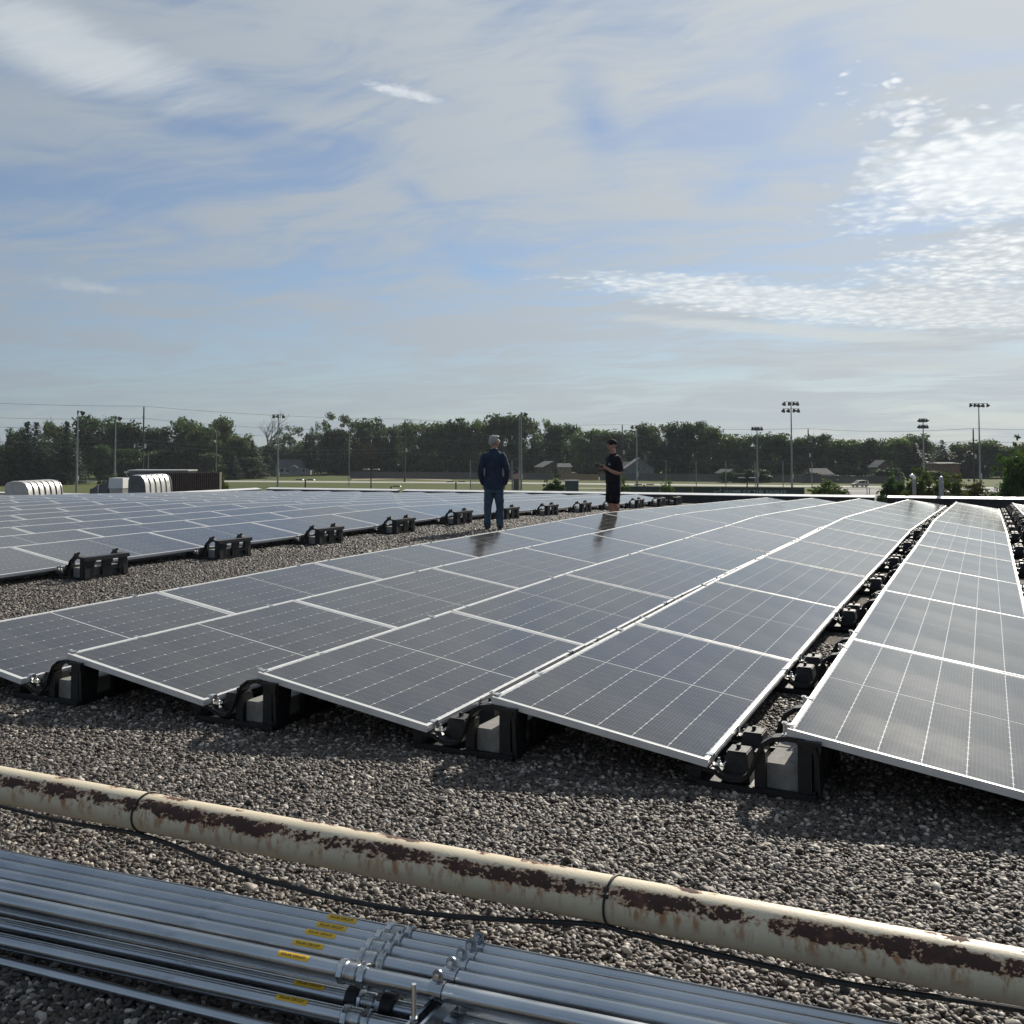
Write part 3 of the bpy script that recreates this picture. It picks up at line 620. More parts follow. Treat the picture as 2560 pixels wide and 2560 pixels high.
def conduit(a, b, z, label, lab=True, coup=True, banded=False, x0=-4.3, x1=.9, r=CR, labang=.62):
    A, B = a + (z + rz(*a),), b + (z + rz(*b),); e, h = axis_thing('metal_conduit', label, 'conduit', ext(A, B, x0), ext(A, B, x1), 'galvanised conduits beside the cream pipe')
    c = e.matrix_world.translation; ux = e.matrix_world.to_3x3().col[0]
    loc = lambda x: (x - c.x) / ux.x
    MB().tube([(-h + 2 * h * i / 24, 0, 0) for i in range(25)], r, 28).build('tube', M['galv'], e, smooth=True)
    if coup: coupling(MB(), loc(XC + rng.normal(0, .004))).build('coupling', M['coupling'], e, smooth=True, angle=25)
    if banded:
        for s in (-.054, .054): MB().tube([(loc(XC) + s + d, 0, 0) for d in (-.019, -.017, .017, .019)], [r * 1.2, r * 1.62, r * 1.62, r * 1.2], 24).build('rubber_band', M['rubber'], e, smooth=True, angle=30)
    if lab:
        w, hh = .098, .0175; g = MB(); nx = 8; xx = loc(XLAB + rng.normal(0, .004)); a0 = labang + rng.normal(0, .05); rr = r + .0006
        g.add([(xx + s * w / 2, -rr * sin(a0 + t), rr * cos(a0 + t)) for s in (-1, 1) for t in [(-.5 + i / nx) * hh / rr for i in range(nx + 1)]], [(i, i + 1, nx + 2 + i, nx + 1 + i) for i in range(nx)])
        s = g.build('warning_label', M['yellow'], e, smooth=True, angle=None)
        link('lettering', wrapped(TXT, rr + .0004, a0, 'lettering', M['ink'], xx), s)
    return e
for i, (a, b) in enumerate(UP): conduit(a, b, .19, f'galvanised conduit, {UPN[i]} of the five in the upper layer', labang=.55)
conduit(*LO[0], .07, 'galvanised conduit in the lower layer, hidden rear one without a yellow label', lab=False)
conduit(*LO[1], .07, 'galvanised conduit in the lower layer, with black rubber bands at its coupling', banded=True, labang=.35)
conduit(*LO[2], .07, 'galvanised conduit frontmost of the lower layer, with a yellow label', labang=.5)
conduit((-2.828, 2.175), (-2.084, 2.225), .020, 'thin loose galvanised tube lying on the gravel in front of the rack', lab=False, coup=False, r=.0165)
def strap(y, z, x, par, r=CR):                         # two piece strap with its lug standing up
    g = MB(); w = .02; pts = [(y + (r + .0018) * sin(t), z + (r + .0018) * cos(t)) for t in [i * 2 * pi / 24 for i in range(25)]]
    for (y0, z0), (y1, z1) in zip(pts, pts[1:]):
        nrm = Vector((0, (y0 + y1) / 2 - y, (z0 + z1) / 2 - z)).normalized() * .0018
        g.add([(x - w, y0, z0), (x + w, y0, z0), (x + w, y1, z1), (x - w, y1, z1), (x - w, y0 + nrm.y, z0 + nrm.z), (x + w, y0 + nrm.y, z0 + nrm.z), (x + w, y1 + nrm.y, z1 + nrm.z), (x - w, y1 + nrm.y, z1 + nrm.z)], [(4, 5, 6, 7), (0, 4, 7, 3), (1, 2, 6, 5), (3, 2, 1, 0)])
    zt = z + r; arc = [(-.016, zt), (.016, zt)] + [(.016 * cos(t), zt + .016 + .016 * sin(t)) for t in [i * pi / 8 for i in range(9)]]
    vs = [(x + a, y - d, b) for d in (.0022, -.0022) for a, b in arc]; k = len(arc)
    g.add(vs, [tuple(range(k)), tuple(range(2 * k - 1, k - 1, -1))] + [(i, k + i, k + (i + 1) % k, (i + 1) % k) for i in range(k)])
    s = g.build('pipe_strap', M['galv'], par, smooth=True, angle=35)
    b = MB().tube([(x, y - .012, zt + .017), (x, y + .010, zt + .017)], .0038, 8).tube([(x, y - .0135, zt + .017), (x, y - .0075, zt + .017)], .0075, 6); b.build('bolt', M['bright_metal'], s, smooth=True)
def channel(mb, x, y0, y1, z, w=.041, t=.0028):        # open strut channel along y
    mb.b2((x - w / 2, y0, z - w / 2), (x + w / 2, y1, z - w / 2 + t)); mb.b2((x - w / 2, y0, z - w / 2 + t), (x - w / 2 + t, y1, z + w / 2)); mb.b2((x + w / 2 - t, y0, z - w / 2 + t), (x + w / 2, y1, z + w / 2))
    mb.b2((x - w / 2 + t, y0, z + w / 2 - .006), (x - w / 2 + .009, y1, z + w / 2)); mb.b2((x + w / 2 - .009, y0, z + w / 2 - .006), (x + w / 2 - t, y1, z + w / 2)); return mb
def line_y(pq, x): (x0, y0), (x1, y1) = pq; return y0 + (y1 - y0) * (x - x0) / (x1 - x0)
def rack(x, label, lower_straps=True):
    z0 = rz(x, 2.4); e = thing('strut_rack', label, 'strut rack', (0, 0, z0), 0, 'strut racks under the conduits')
    channel(MB(), x, 2.165, 2.62, .145).build('upper_strut', M['galv'], e); channel(MB(), x, 2.15, 2.60, .0245).build('lower_strut', M['galv'], e)
    for y in (2.205, 2.60):
        r = MB().tube([(x - .002, y, .006), (x - .002, y, .262 if y < 2.4 else .19)], .0062, 10); r.build('threaded_rod', M['bright_metal'], e, smooth=True)
        nt = MB()
        for z in (.176, .118, .052): nt.tube([(x - .002, y, z - .005), (x - .002, y, z + .005)], .0115, 6)
        nt.build('nut', M['coupling'], e)
    for pq in UP: strap(line_y(pq, x), .19, x, e)
    for pq in LO: strap(line_y(pq, x), .07, x, e)
rack(XS, 'steel strut rack carrying the conduits, beside the couplings'); rack(-4.15, 'second steel strut rack carrying the conduits, beyond the left frame edge')
rack(.55, 'third steel strut rack carrying the conduits, beyond the right frame edge')

# ------------------------------------------------------------------ roof edge: parapets with sloped white coping, flues, hoods, hatch, screen
def parapet(a, b, label, inward):
    """wall from a to b (top edge points), inward = horizontal unit vector to the roof side"""
    a, b = Vector(a), Vector(b); n = Vector(inward); e = thing('parapet', label, 'parapet', (a + b) / 2, 0, 'parapets at the roof edge'); c = (a + b) / 2
    A, B = a - c, b - c; t = .20; zb = -1.0
    def slab(p0, p1, o0, o1, z00, z01, z10, z11):      # box between offsets o0,o1 from the edge line; z at o0 (low,high), at o1 (low,high)
        return [p0 + n * o0 + Vector((0, 0, z00)), p1 + n * o0 + Vector((0, 0, z00)), p1 + n * o1 + Vector((0, 0, z10)), p0 + n * o1 + Vector((0, 0, z10)),
                p0 + n * o0 + Vector((0, 0, z01)), p1 + n * o0 + Vector((0, 0, z01)), p1 + n * o1 + Vector((0, 0, z11)), p0 + n * o1 + Vector((0, 0, z11))]
    F = [(3, 2, 1, 0), (4, 5, 6, 7), (0, 1, 5, 4), (1, 2, 6, 5), (2, 3, 7, 6), (3, 0, 4, 7)]
    dx = (B - A).normalized() * .012
    MB().add(slab(A, B, -.22, .0, zb, -.045, zb, -.057), F).build('wall_face', M['membrane'], e)
    MB().add(slab(A - dx, B + dx, -.27, .035, -.040, .0, -.078, -.055), F).build('coping', M['coping'], e)
ZP = lambda x: .092 + .0046 * (x - 1.1)
YP = 36.55
parapet((-29.75, YP, ZP(-29.75)), (-22.78, YP, ZP(-22.78)), 'low dark parapet with white coping, left piece of the far roof edge', (0, -1, 0))
parapet((-22.50, YP, ZP(-22.5)), (-3.55, YP, ZP(-3.55)), 'low dark parapet with white coping, long middle piece behind the two people', (0, -1, 0))
parapet((-3.12, YP, ZP(-3.12)), (9.2, YP, ZP(9.2)), 'low dark parapet with white coping, right piece behind the two flue pipes', (0, -1, 0))
parapet((-29.75, 8, ZP(-29.75) - .02), (-29.75, 36.2, ZP(-29.75)), 'low dark parapet with white coping along the left roof edge', (1, 0, 0))
def flue(loc, h, r, label, elbow, stub):
    e = thing('flue_pipe', label, 'flue pipe', loc, 0, 'galvanised flue pipes'); 
    MB().tube([(0, 0, stub), (0, 0, h * .55), (0, 0, h * .56), (0, 0, h)], r, 20).build('pipe_wall', M['vent_metal'], e, smooth=True, angle=30)
    MB().tube([(0, 0, 0), (0, 0, stub)], r * 1.45, 20).build('roof_boot', M['membrane' if not elbow else 'vent_metal'], e, smooth=True, angle=40)
    MB().tube([(0, 0, stub - .02), (0, 0, stub + .05), (0, 0, stub + .19)], [r * 2.1, r * 2.0, r * 1.05], 20).build('storm_collar', M['hood_metal'], e, smooth=True, angle=30)
    MB().tube([(0, 0, h * .86), (0, 0, h * .88)], r * 1.09, 20).build('joint_band', M['vent_metal'], e, smooth=True, angle=30)
    if elbow: MB().tube([(0, 0, h - .01), (0, 0, h + .05), (-.02, 0, h + .10), (-.07, 0, h + .125), (-.13, 0, h + .10)], [r * .95, r * 1.0, r * .98, r * .9, r * .85], 18).build('elbow', M['bright_metal'], e, smooth=True)
    else: MB().tube([(0, 0, h - .01), (0, .02, h + .07), (0, .07, h + .12), (0, .16, h + .14)], [r * .95, r * .95, r * .9, r * .85], 18).build('elbow', M['vent_metal'], e, smooth=True)
f = at(2286, 1250, 35.2); flue((f.x, f.y, rz(f.x, f.y)), .93, .064, 'galvanised flue pipe, left of the pair by the far parapet', True, .16)
f = at(2353.5, 1254, 34.3); flue((f.x, f.y, rz(f.x, f.y)), .86, .074, 'galvanised flue pipe, right of the pair by the far parapet', False, .20)
# lower west roof and the equipment on it
ZW = -.72
g = MB().b2((-60, -8, ZW - .3), (-29.98, 37.2, ZW)); tag(g.build('lower_roof', M['gravel_bed']), kind='structure')
parapet((-60, 37.3, ZW + .10), (-30.05, 37.3, ZW + .16), 'thin white edged parapet of the lower roof by the hoods', (0, -1, 0))
def hood(px, py, d, w, dep, h, nrib, label, mside):
    """louvred gravity ventilator: bowed side panels and overlapping curved blades facing right"""
    b = at(px, py, d); e = thing('roof_hood', label, 'ventilator', (b.x, b.y, ZW), R(22), 'roof ventilator hoods'); H = h
    prof = [(-dep / 2, 0), (dep / 2, 0)] + [(dep / 2 - dep * .28 * (1 - cos(t)) - .10 * dep * sin(t), H * .45 + H * .55 * sin(t)) for t in [i * pi / 16 for i in range(9)]] + [(-dep / 2, H * .97)]
    prof = [(dep * .5, 0), (dep * .455, H * .45), (dep * .42, H * .68), (dep * .34, H * .86), (dep * .20, H * .97), (0, H), (-dep * .3, H * .99), (-dep * .44, H * .93), (-dep * .5, H * .8), (-dep * .5, 0)]
    tf = Matrix(((1, 0, 0, 0), (0, 0, 1, 0), (0, 1, 0, 0), (0, 0, 0, 1)))
    # local x along the blades' outward side, local y across the blades
    MB().prism(prof, -w / 2, -w / 2 + .05, 0, tf).build('end_panel', M[mside], e); MB().prism(prof, w / 2 - .05, w / 2, 0, tf).build('end_panel', M[mside], e)
    MB().prism([(a * .93, b_ * .93) for a, b_ in prof], -w / 2 + .05, w / 2 - .05, 0, tf).build('core', M['hood_dark'], e)
    step = (w - .04) / nrib
    for i in range(nrib):
        y0 = -w / 2 + .02 + i * step; front = [(a, b_) for a, b_ in prof[:8]]
        vs = []; k = len(front)
        for yy, sc_ in ((y0, 1.0), (y0 + step * .60, 1.02)):
            vs += [(a * sc_, yy, b_ * (sc_ if b_ > 0 else 1)) for a, b_ in front]
        for yy, sc_ in ((y0, .95), (y0 + step * .60, .97)):
            vs += [(a * sc_, yy, b_ * (sc_ if b_ > 0 else 1)) for a, b_ in front]
        fs = []
        for j in range(k - 1): fs += [(j, j + 1, k + j + 1, k + j), (2 * k + j + 1, 2 * k + j, 3 * k + j, 3 * k + j + 1), (k + j, k + j + 1, 3 * k + j + 1, 3 * k + j), (j + 1, j, 2 * k + j, 2 * k + j + 1)]
        fs += [(0, k, 3 * k, 2 * k), (k - 1, 2 * k - 1, 4 * k - 1, 3 * k - 1)]
        MB().add(vs, fs).build('blade', M['hood_metal'], e, smooth=True, angle=35)
    MB().b2((-dep / 2, -w / 2, -.0), (dep / 2 - .02, w / 2, .03)).build('curb', M['membrane'], e)
hood(88, 1237, 46.0, 3.0, 1.15, .98, 6, 'low pale ventilator hood with six ribs at the far left', 'hood_metal')
hood(378, 1232, 46.5, 3.0, .85, 1.24, 5, 'taller silver ventilator hood with five ribs beside the brown screen', 'hood_dark')
b = at(298, 1232, 46.5); e = thing('exhaust_fan', 'pale square exhaust fan with dark sloping duct beside the silver hood', 'exhaust fan', (b.x, b.y, ZW), R(YAW) - R(6))
MB().box((0, 0, .16), (.50, .5, .32)).build('base', M['membrane'], e); MB().box((0, 0, .46), (.62, .62, .28), taper=1.06).build('louvre_box', M['hood_metal'], e); MB().box((0, 0, .85), (.70, .70, .48), taper=.96).build('housing', M['white_paint'], e)
tf = Matrix(((1, 0, 0, 0), (0, 0, 1, 0), (0, 1, 0, 0), (0, 0, 0, 1)))
MB().prism([(-.36, .15), (-.36, 1.0), (-1.25, .55), (-1.25, .15)], -.35, .35, 0, tf).build('duct', M['hood_dark'], e); MB().b2((-.85, -.38, 0), (-.80, -.34, .8)).build('duct_leg', M['galv'], e)
b = at(484, 1228, 50.0); e = thing('equipment_screen', 'brown ribbed metal screen standing round rooftop equipment', 'equipment screen', (b.x, b.y, ZW), R(YAW))
W = 2.52; Hs = 1.28
MB().b2((-W / 2, .02, 0), (W / 2, .06, Hs)).build('backing', M['screen_brown'], e)
for i in range(26): MB().b2((-W / 2 + i * W / 26 + .012, -.10, .0), (-W / 2 + i * W / 26 + .06, .02, Hs - .06)).build('rib', M['screen_brown'], e)
MB().b2((-W / 2 - .02, -.07, Hs - .06), (W / 2 + .02, .08, Hs)).build('top_rail', M['screen_brown'], e)
MB().b2((W / 2, -.05, 0), (W / 2 + .05, .3, Hs)).build('side_screen', M['screen_brown'], e); MB().b2((-W / 2 - .05, -.05, 0), (-W / 2, .3, Hs)).build('side_screen', M['screen_brown'], e)
b = at(386, 1215, 51.5); e = thing('rooftop_unit', 'grey rooftop air handling unit between the silver hood and the brown screen', 'air handler', (b.x, b.y, ZW), R(YAW))
MB().b2((-1.1, -.6, .05), (1.9, .8, 1.32)).build('casing', M['hood_dark'], e); MB().b2((-1.15, -.66, 1.32), (1.95, .86, 1.38)).build('lid', M['hood_metal'], e)
MB().b2((-.1, -.63, .55), (.25, -.6, 1.2)).build('door', M['screen_brown'], e); MB().b2((.35, -.63, .6), (1.1, -.6, 1.15)).build('door', M['hood_metal'], e)
MB().b2((-1.35, -.6, 1.22), (-1.1, -.3, 1.3)).tube([(-1.33, -.45, 1.26), (-1.1, -.45, .9)], .03, 6).build('bracket', M['hood_metal'], e)

# ------------------------------------------------------------------ the two people
from mathutils import noise as mnoise
def remeshed(mb, voxel, name, m, parent, smooth=4, wr=0.0, ws=9.0, stretch=(1, 1, 1)):
    me = mb.mesh('tmp', m); o = bpy.data.objects.new('tmp', me); col.objects.link(o)
    rm = o.modifiers.new('r', 'REMESH'); rm.mode = 'VOXEL'; rm.voxel_size = voxel; rm.use_smooth_shade = True
    s = o.modifiers.new('s', 'SMOOTH'); s.iterations = smooth; s.factor = .5
    bpy.context.view_layer.update(); ev = o.evaluated_get(bpy.context.evaluated_depsgraph_get())
    res = bpy.data.meshes.new_from_object(ev); res.name = name; bpy.data.objects.remove(o); bpy.data.meshes.remove(me)
    if wr:
        for v in res.vertices:
            p = Vector((v.co.x * ws * stretch[0], v.co.y * ws * stretch[1], v.co.z * ws * stretch[2]))
            v.co += v.normal * wr * (mnoise.noise(p) + .5 * mnoise.noise(p * 2.3))
    res.polygons.foreach_set('use_smooth', [True] * len(res.polygons)); res.materials.clear(); res.materials.append(m)
    return link(name, res, parent)
def limb(mb, pts, rad, n=14, flat=1.0):
    P = smooth_path(pts, 5); k = len(pts); rr = [np.interp(i / 5, range(k), rad) for i in range(len(P))]
    mb.tube(P, rr, n, flat=flat); mb.ball(P[0], rr[0], 12, 8); mb.ball(P[-1], rr[-1], 12, 8); return mb
def hand(mb, wrist, d, nrm, side, curl):
    """palm and five bent fingers; d along the fingers, nrm out of the back of the hand, side = towards the thumb"""
    w = Vector(wrist); d = Vector(d).normalized(); nrm = Vector(nrm); nrm = (nrm - d * nrm.dot(d)).normalized(); s = d.cross(nrm).normalized()
    if s.dot(Vector(side)) < 0: s = -s
    for q in (-.027, -.009, .009, .027): mb.tube([w + s * q * .7, w + d * .05 + s * q, w + d * .092 + s * q], [.013, .0135, .0115], 8)
    for q, L in ((.028, .072), (.0095, .080), (-.0095, .074), (-.028, .058)):
        p = w + d * .090 + s * q; pts = [p]; a = 0
        for seg, c in ((.45, .6), (.32, 1.0), (.23, .8)):
            a += curl * c; p = p + (d * cos(a) - nrm * sin(a)) * L * seg; pts.append(p)
        mb.tube(pts, [.0098, .009, .0085, .0075], 8)
    p = w + s * .024 + d * .025; t1 = (d * .6 + s * .8).normalized(); t2 = (d * .95 + s * .1 - nrm * curl * .6).normalized()
    mb.tube([p, p + t1 * .036, p + t1 * .036 + t2 * .030, p + t1 * .036 + t2 * .052], [.0135, .0115, .0105, .008], 8)
def head(mb, c, yaw, tilt=0.0):
    Q = Matrix.Rotation(yaw, 3, 'Z') @ Matrix.Rotation(tilt, 3, 'X'); c = Vector(c); P = lambda x, y, z: c + Q @ Vector((x, y, z))
    mb.ball(P(0, -.012, .025), (.074, .092, .095), 16, 12, rot=Q); mb.ball(P(0, .022, -.045), (.058, .068, .072), 14, 10, rot=Q); mb.ball(P(0, .045, -.088), (.032, .032, .026), 10, 8, rot=Q)
    mb.tube([P(0, .088, .018), P(0, .103, -.012), P(0, .112, -.030), P(0, .092, -.040)], [.010, .013, .016, .010], 8); mb.ball(P(0, .078, .028), (.056, .018, .010), 10, 6, rot=Q)
    for s in (-1, 1):
        mb.ball(P(s * .076, -.008, -.008), (.012, .022, .034), 8, 8, rot=Q); mb.ball(P(s * .036, .062, -.030), (.024, .022, .022), 8, 6, rot=Q)
    mb.ball(P(0, .088, -.060), (.024, .012, .006), 8, 6, rot=Q); mb.ball(P(0, .086, -.071), (.021, .012, .007), 8, 6, rot=Q)
    return Q, P
def eyes(Q, P, parent):
    g = MB()
    for s in (-1, 1): g.ball(P(s * .031, .077, .008), (.012, .008, .007), 8, 6, rot=Q)
    g.build('eyes', M['glass_dark'], parent, smooth=True)

# man seen from behind: navy jacket, jeans, grey hair
w = at(1243, 1130, 19.2); base = Vector((w.x - .07, w.y, rz(w.x, w.y)))
A1 = thing('person', 'grey haired person in navy jacket and jeans seen from behind on the gravel aisle', 'person', base, R(24))
sk = MB(); HY = R(-62)
limb(sk, [(0, -.015, 1.44), (0, -.005, 1.52), (.005, .015, 1.60)], [.068, .058, .056])
Q, P = head(sk, (.006, .012, 1.695), HY, R(-2))
sk.rings([((0, 0, .95), .15, .10), ((0, 0, 1.15), .15, .10), ((0, 0, 1.35), .17, .10), ((0, 0, 1.46), .10, .08)], 14)
for s in (-1, 1):
    limb(sk, [(s * .185, -.01, 1.40), (s * .262, -.055, 1.15), (s * .218, .035, .90)], [.048, .040, .026])
    hand(sk, (s * .214, .045, .885), (-s * .18, .25, -1), (s * 1, .1, -.1), (0, 1, .2), .35)
    limb(sk, [(s * .085, 0, .92), (s * .105, .012, .50), (s * .115, -.012, .10)], [.075, .052, .038]); sk.ball((s * .118, .045, .04), (.035, .10, .03), 10, 8)
remeshed(sk, .0085, 'body', M['skin'], A1, 3); eyes(Q, P, A1)
h = MB(); h.ball(P(0, -.020, .032), (.082, .096, .090), 16, 12, rot=Q); h.ball(P(0, -.058, -.022), (.072, .055, .068), 14, 10, rot=Q)
for s in (-1, 1): h.ball(P(s * .064, -.02, .01), (.022, .048, .05), 10, 8, rot=Q)
h.ball(P(.01, .05, .088), (.06, .04, .026), 10, 8, rot=Q)
remeshed(h, .009, 'hair', M['hair'], A1, 3, wr=.011, ws=30)
gl = MB()
for s in (-1, 1):
    gl.tube([P(s * .033 + .021 * cos(t), .098, .006 + .017 * sin(t)) for t in [i * pi / 6 for i in range(13)]], .0032, 5, cap=False); gl.tube([P(s * .055, .097, .010), P(s * .080, .06, .012), P(s * .084, -.005, .004)], .003, 5)
gl.tube([P(-.012, .1, .008), P(.012, .1, .008)], .003, 5); gl.build('glasses', M['bright_metal'], A1)
j = MB()
j.rings([((0, .0, .775), .190, .140), ((0, 0, .86), .192, .140), ((0, 0, 1.0), .180, .130), ((0, -.005, 1.14), .172, .123), ((0, -.012, 1.28), .190, .130), ((0, -.015, 1.38), .200, .124), ((0, -.012, 1.445), .180, .102), ((0, -.008, 1.485), .125, .088), ((0, -.004, 1.515), .082, .078)], 22)
j.tube([(-.07, .03, 1.50), (-.076, -.035, 1.535), (0, -.075, 1.55), (.076, -.035, 1.535), (.07, .03, 1.50)], .018, 8)
for s in (-1, 1):
    limb(j, [(s * .168, -.012, 1.42), (s * .208, -.03, 1.33), (s * .256, -.065, 1.13), (s * .240, -.01, .99), (s * .214, .032, .895)], [.064, .062, .054, .050, .045], 16)
    j.b2((s * .13 - .055, .13, .86), (s * .13 + .055, .15, .92))
remeshed(j, .011, 'jacket', M['navy'], A1, 4, wr=.0075, ws=7.5, stretch=(1, 1, .9))
cf = MB()
for s in (-1, 1): cf.tube([(s * .222, .032, .907), (s * .219, .038, .888)], [.044, .042], 12)
cf.tube([(0, .01, 1.53), (0, .012, 1.56)], [.068, .063], 16); cf.build('shirt', M['white_paint'], A1, smooth=True)
t = MB(); t.rings([((0, 0, .70), .155, .120), ((0, 0, .80), .178, .130), ((0, 0, .92), .172, .122), ((0, 0, 1.0), .165, .115)], 18)
for s, fx in ((-1, -.122), (1, .118)): limb(t, [(s * .088, 0, .80), (s * .096, .004, .64), (fx * .95, .014, .47), (fx, -.002, .28), (fx * 1.02, -.008, .085)], [.104, .096, .080, .070, .070], 16)
remeshed(t, .011, 'jeans', M['denim'], A1, 3, wr=.0085, ws=8, stretch=(1, 1, 2.0))
for s, fx in ((-1, -.126), (1, .122)):
    b = MB().ball((fx, .055, .045), (.046, .125, .045), 14, 8).ball((fx, -.04, .06), (.042, .05, .06), 12, 8).b2((fx - .042, -.085, 0), (fx + .042, .165, .022)); remeshed(b, .009, 'shoe', M['leather'], A1, 2)

# man turned towards the first one: black cap, black polo and shorts, both hands round a dark controller
w = at(1533, 1130, 20.9); base = Vector((w.x, w.y, rz(w.x, w.y)))
A2 = thing('person', 'person in black cap, polo shirt and shorts holding a dark device', 'person', base, R(138))
sk = MB(); limb(sk, [(0, -.015, 1.40), (0, 0, 1.49), (0, .02, 1.57)], [.07, .062, .060]); Q, P = head(sk, (0, .028, 1.665), R(-6), R(3))
sk.rings([((0, 0, .92), .15, .11), ((0, 0, 1.15), .15, .11), ((0, 0, 1.32), .17, .11), ((0, 0, 1.43), .10, .08)], 14)
for s in (-1, 1):
    limb(sk, [(s * .195, -.01, 1.365), (s * .258, -.035, 1.11), (s * .19, .09, 1.105), (s * .088, .205, 1.19)], [.052, .046, .041, .027])
    hand(sk, (s * .085, .208, 1.193), (-s * .35, .9, .15), (s * .9, .25, -.1), (0, -.1, 1), .75)
    limb(sk, [(s * .095, 0, .90), (s * .105, .02, .50), (s * .107, -.015, .36), (s * .108, -.012, .22), (s * .108, .0, .09)], [.088, .062, .061, .050, .037], 14)
    sk.ball((s * .11, .05, .045), (.04, .11, .035), 10, 8)
remeshed(sk, .0085, 'body', M['skin'], A2, 3); eyes(Q, P, A2)
sh = MB(); sh.rings([((0, .005, .86), .196, .150), ((0, .008, .98), .194, .152), ((0, .005, 1.12), .192, .145), ((0, 0, 1.26), .210, .140), ((0, -.008, 1.36), .212, .128), ((0, -.01, 1.42), .185, .105), ((0, -.008, 1.46), .115, .088), ((0, 0, 1.485), .080, .076)], 22)
sh.tube([(-.045, .065, 1.44), (-.074, .0, 1.485), (-.05, -.06, 1.505), (.05, -.06, 1.505), (.074, .0, 1.485), (.045, .065, 1.44)], .014, 8)
for s in (-1, 1): limb(sh, [(s * .175, -.01, 1.385), (s * .222, -.022, 1.27), (s * .250, -.032, 1.155)], [.074, .073, .070], 16)
remeshed(sh, .011, 'polo_shirt', M['black_cloth'], A2, 4, wr=.007, ws=8)
lg = MB().box((-.085, .138, 1.262), (.075, .004, .012)).box((-.078, .138, 1.285), (.022, .004, .022), rot=Matrix.Rotation(R(35), 3, 'Y'))
lg.build('chest_print', M['logo'], A2)
st = MB(); st.rings([((0, 0, .66), .165, .130), ((0, 0, .80), .185, .145), ((0, 0, .92), .185, .14)], 18)
for s in (-1, 1): limb(st, [(s * .092, 0, .82), (s * .102, .008, .66), (s * .108, .016, .535)], [.112, .108, .105], 18)
remeshed(st, .011, 'shorts', M['black_short'], A2, 3, wr=.008, ws=8)
cp = MB(); cp.ball(P(0, -.010, .045), (.084, .102, .082), 16, 12, rot=Q)
for s in (-.05, -.03, 0, .03, .05): cp.tube([P(s, .07, .052), P(s * .96, .135, .045), P(s * .8, .172 - abs(s) * .5, .030)], [.011, .009, .006], 6, flat=1)
cp.ball(P(0, -.01, .128), (.012, .012, .006), 8, 5, rot=Q); remeshed(cp, .0085, 'cap', M['black_cloth'], A2, 2)
for s in (-1, 1):
    b = MB().ball((s * .11, .055, .05), (.048, .13, .05), 14, 8).ball((s * .108, -.035, .065), (.044, .05, .06), 12, 8).b2((s * .11 - .045, -.085, 0), (s * .11 + .045, .175, .024)); remeshed(b, .009, 'shoe', M['leather'], A2, 2)
    MB().tube([(s * .108, -.005, .08), (s * .108, -.006, .15)], [.046, .047], 14).build('sock', M['black_cloth'], A2, smooth=True)
MB().tube([(.112, .176, 1.166), (.102, .190, 1.178)], .034, 14).build('watch', M['rubber'], A2, smooth=True)
dv = MB().box((0, 0, 0), (.15, .085, .045)).box((0, .05, .028), (.145, .012, .085), rot=Matrix.Rotation(R(-25), 3, 'X')).tube([(-.04, 0, .02), (-.04, 0, .045)], .008, 8).tube([(.04, 0, .02), (.04, 0, .045)], .008, 8).build('controller', M['lamp_dark'])
dv.matrix_world = Matrix.Translation(base) @ Matrix.Rotation(R(138), 4, 'Z') @ Matrix.Translation((0, .322, 1.222)); tag(dv, 'dark handheld controller gripped by the person in the black cap', 'controller')

# ------------------------------------------------------------------ the ground below the school and what stands on it
ZG = HC - 9.0
def gp(px, d): p = at(px, 1130, d); return Vector((p.x, p.y, ZG))           # ground under photo column px, d metres deep
def dep(py): return 9.0 * FPX / (py - 1130)
def zat(py, d): return HC - (py - 1130) / FPX * d                           # height of photo row py at depth d
o = MB().add([(-4000, -600, ZG), (4000, -600, ZG), (4000, 5200, ZG), (-4000, 5200, ZG)], [(0, 1, 2, 3)]).build('ground', M['grass']); tag(o, kind='structure')
def strip(name, pts, m, dz, kind='structure'):
    L = [a for a, b in pts]; Rr = [b for a, b in pts]; vs = [(p.x, p.y, ZG + dz) for p in L] + [(p.x, p.y, ZG + dz) for p in Rr]; k = len(pts)
    o = MB().add(vs, [(i, k + i, k + i + 1, i + 1) for i in range(k - 1)]).build(name, m); return tag(o, kind=kind)
RP = [(-500, 1200.2), (0, 1201.5), (640, 1203.2), (1300, 1207.5), (1800, 1213), (2250, 1217.5), (2700, 1221), (3200, 1224)]
strip('road', [(gp(x, dep(y - 1.7)), gp(x, dep(y + 1.9))) for x, y in RP], M['road'], .012)
strip('road_shoulder', [(gp(x, dep(y - 5)), gp(x, dep(y - 2.2))) for x, y in [(880, 1203), (1000, 1199.5), (1130, 1204)]], M['dirt'], .010)
strip('track_path', [(gp(x, dep(y - .7)), gp(x, dep(y + .8))) for x, y in [(1440, 1220), (1560, 1220.5), (1720, 1221.5), (1900, 1225)]], M['road'], .008)
strip('parking_lot', [(gp(2090, dep(1219.5)), gp(2080, dep(1290))), (gp(2240, dep(1220.5)), gp(2260, dep(1290))), (gp(2900, dep(1224)), gp(2950, dep(1290)))], M['asphalt'], .006)
strip('footpath', [(gp(x, dep(y - 1)), gp(x, dep(y + 1.2))) for x, y in [(560, 1199), (640, 1195), (700, 1189)]], M['dirt'], .008)
g = MB().b2((-29.9, -12, ZG), (9.6, 36.75, -.62)); tag(g.build('school_building', M['school_wall']), 'brick school building carrying the solar panels', 'building')
g = MB().b2((-60.2, -12, ZG), (-30.0, 37.45, -1.05)); tag(g.build('school_wing', M['school_wall']), 'lower brick wing of the school under the roof hoods', 'building')

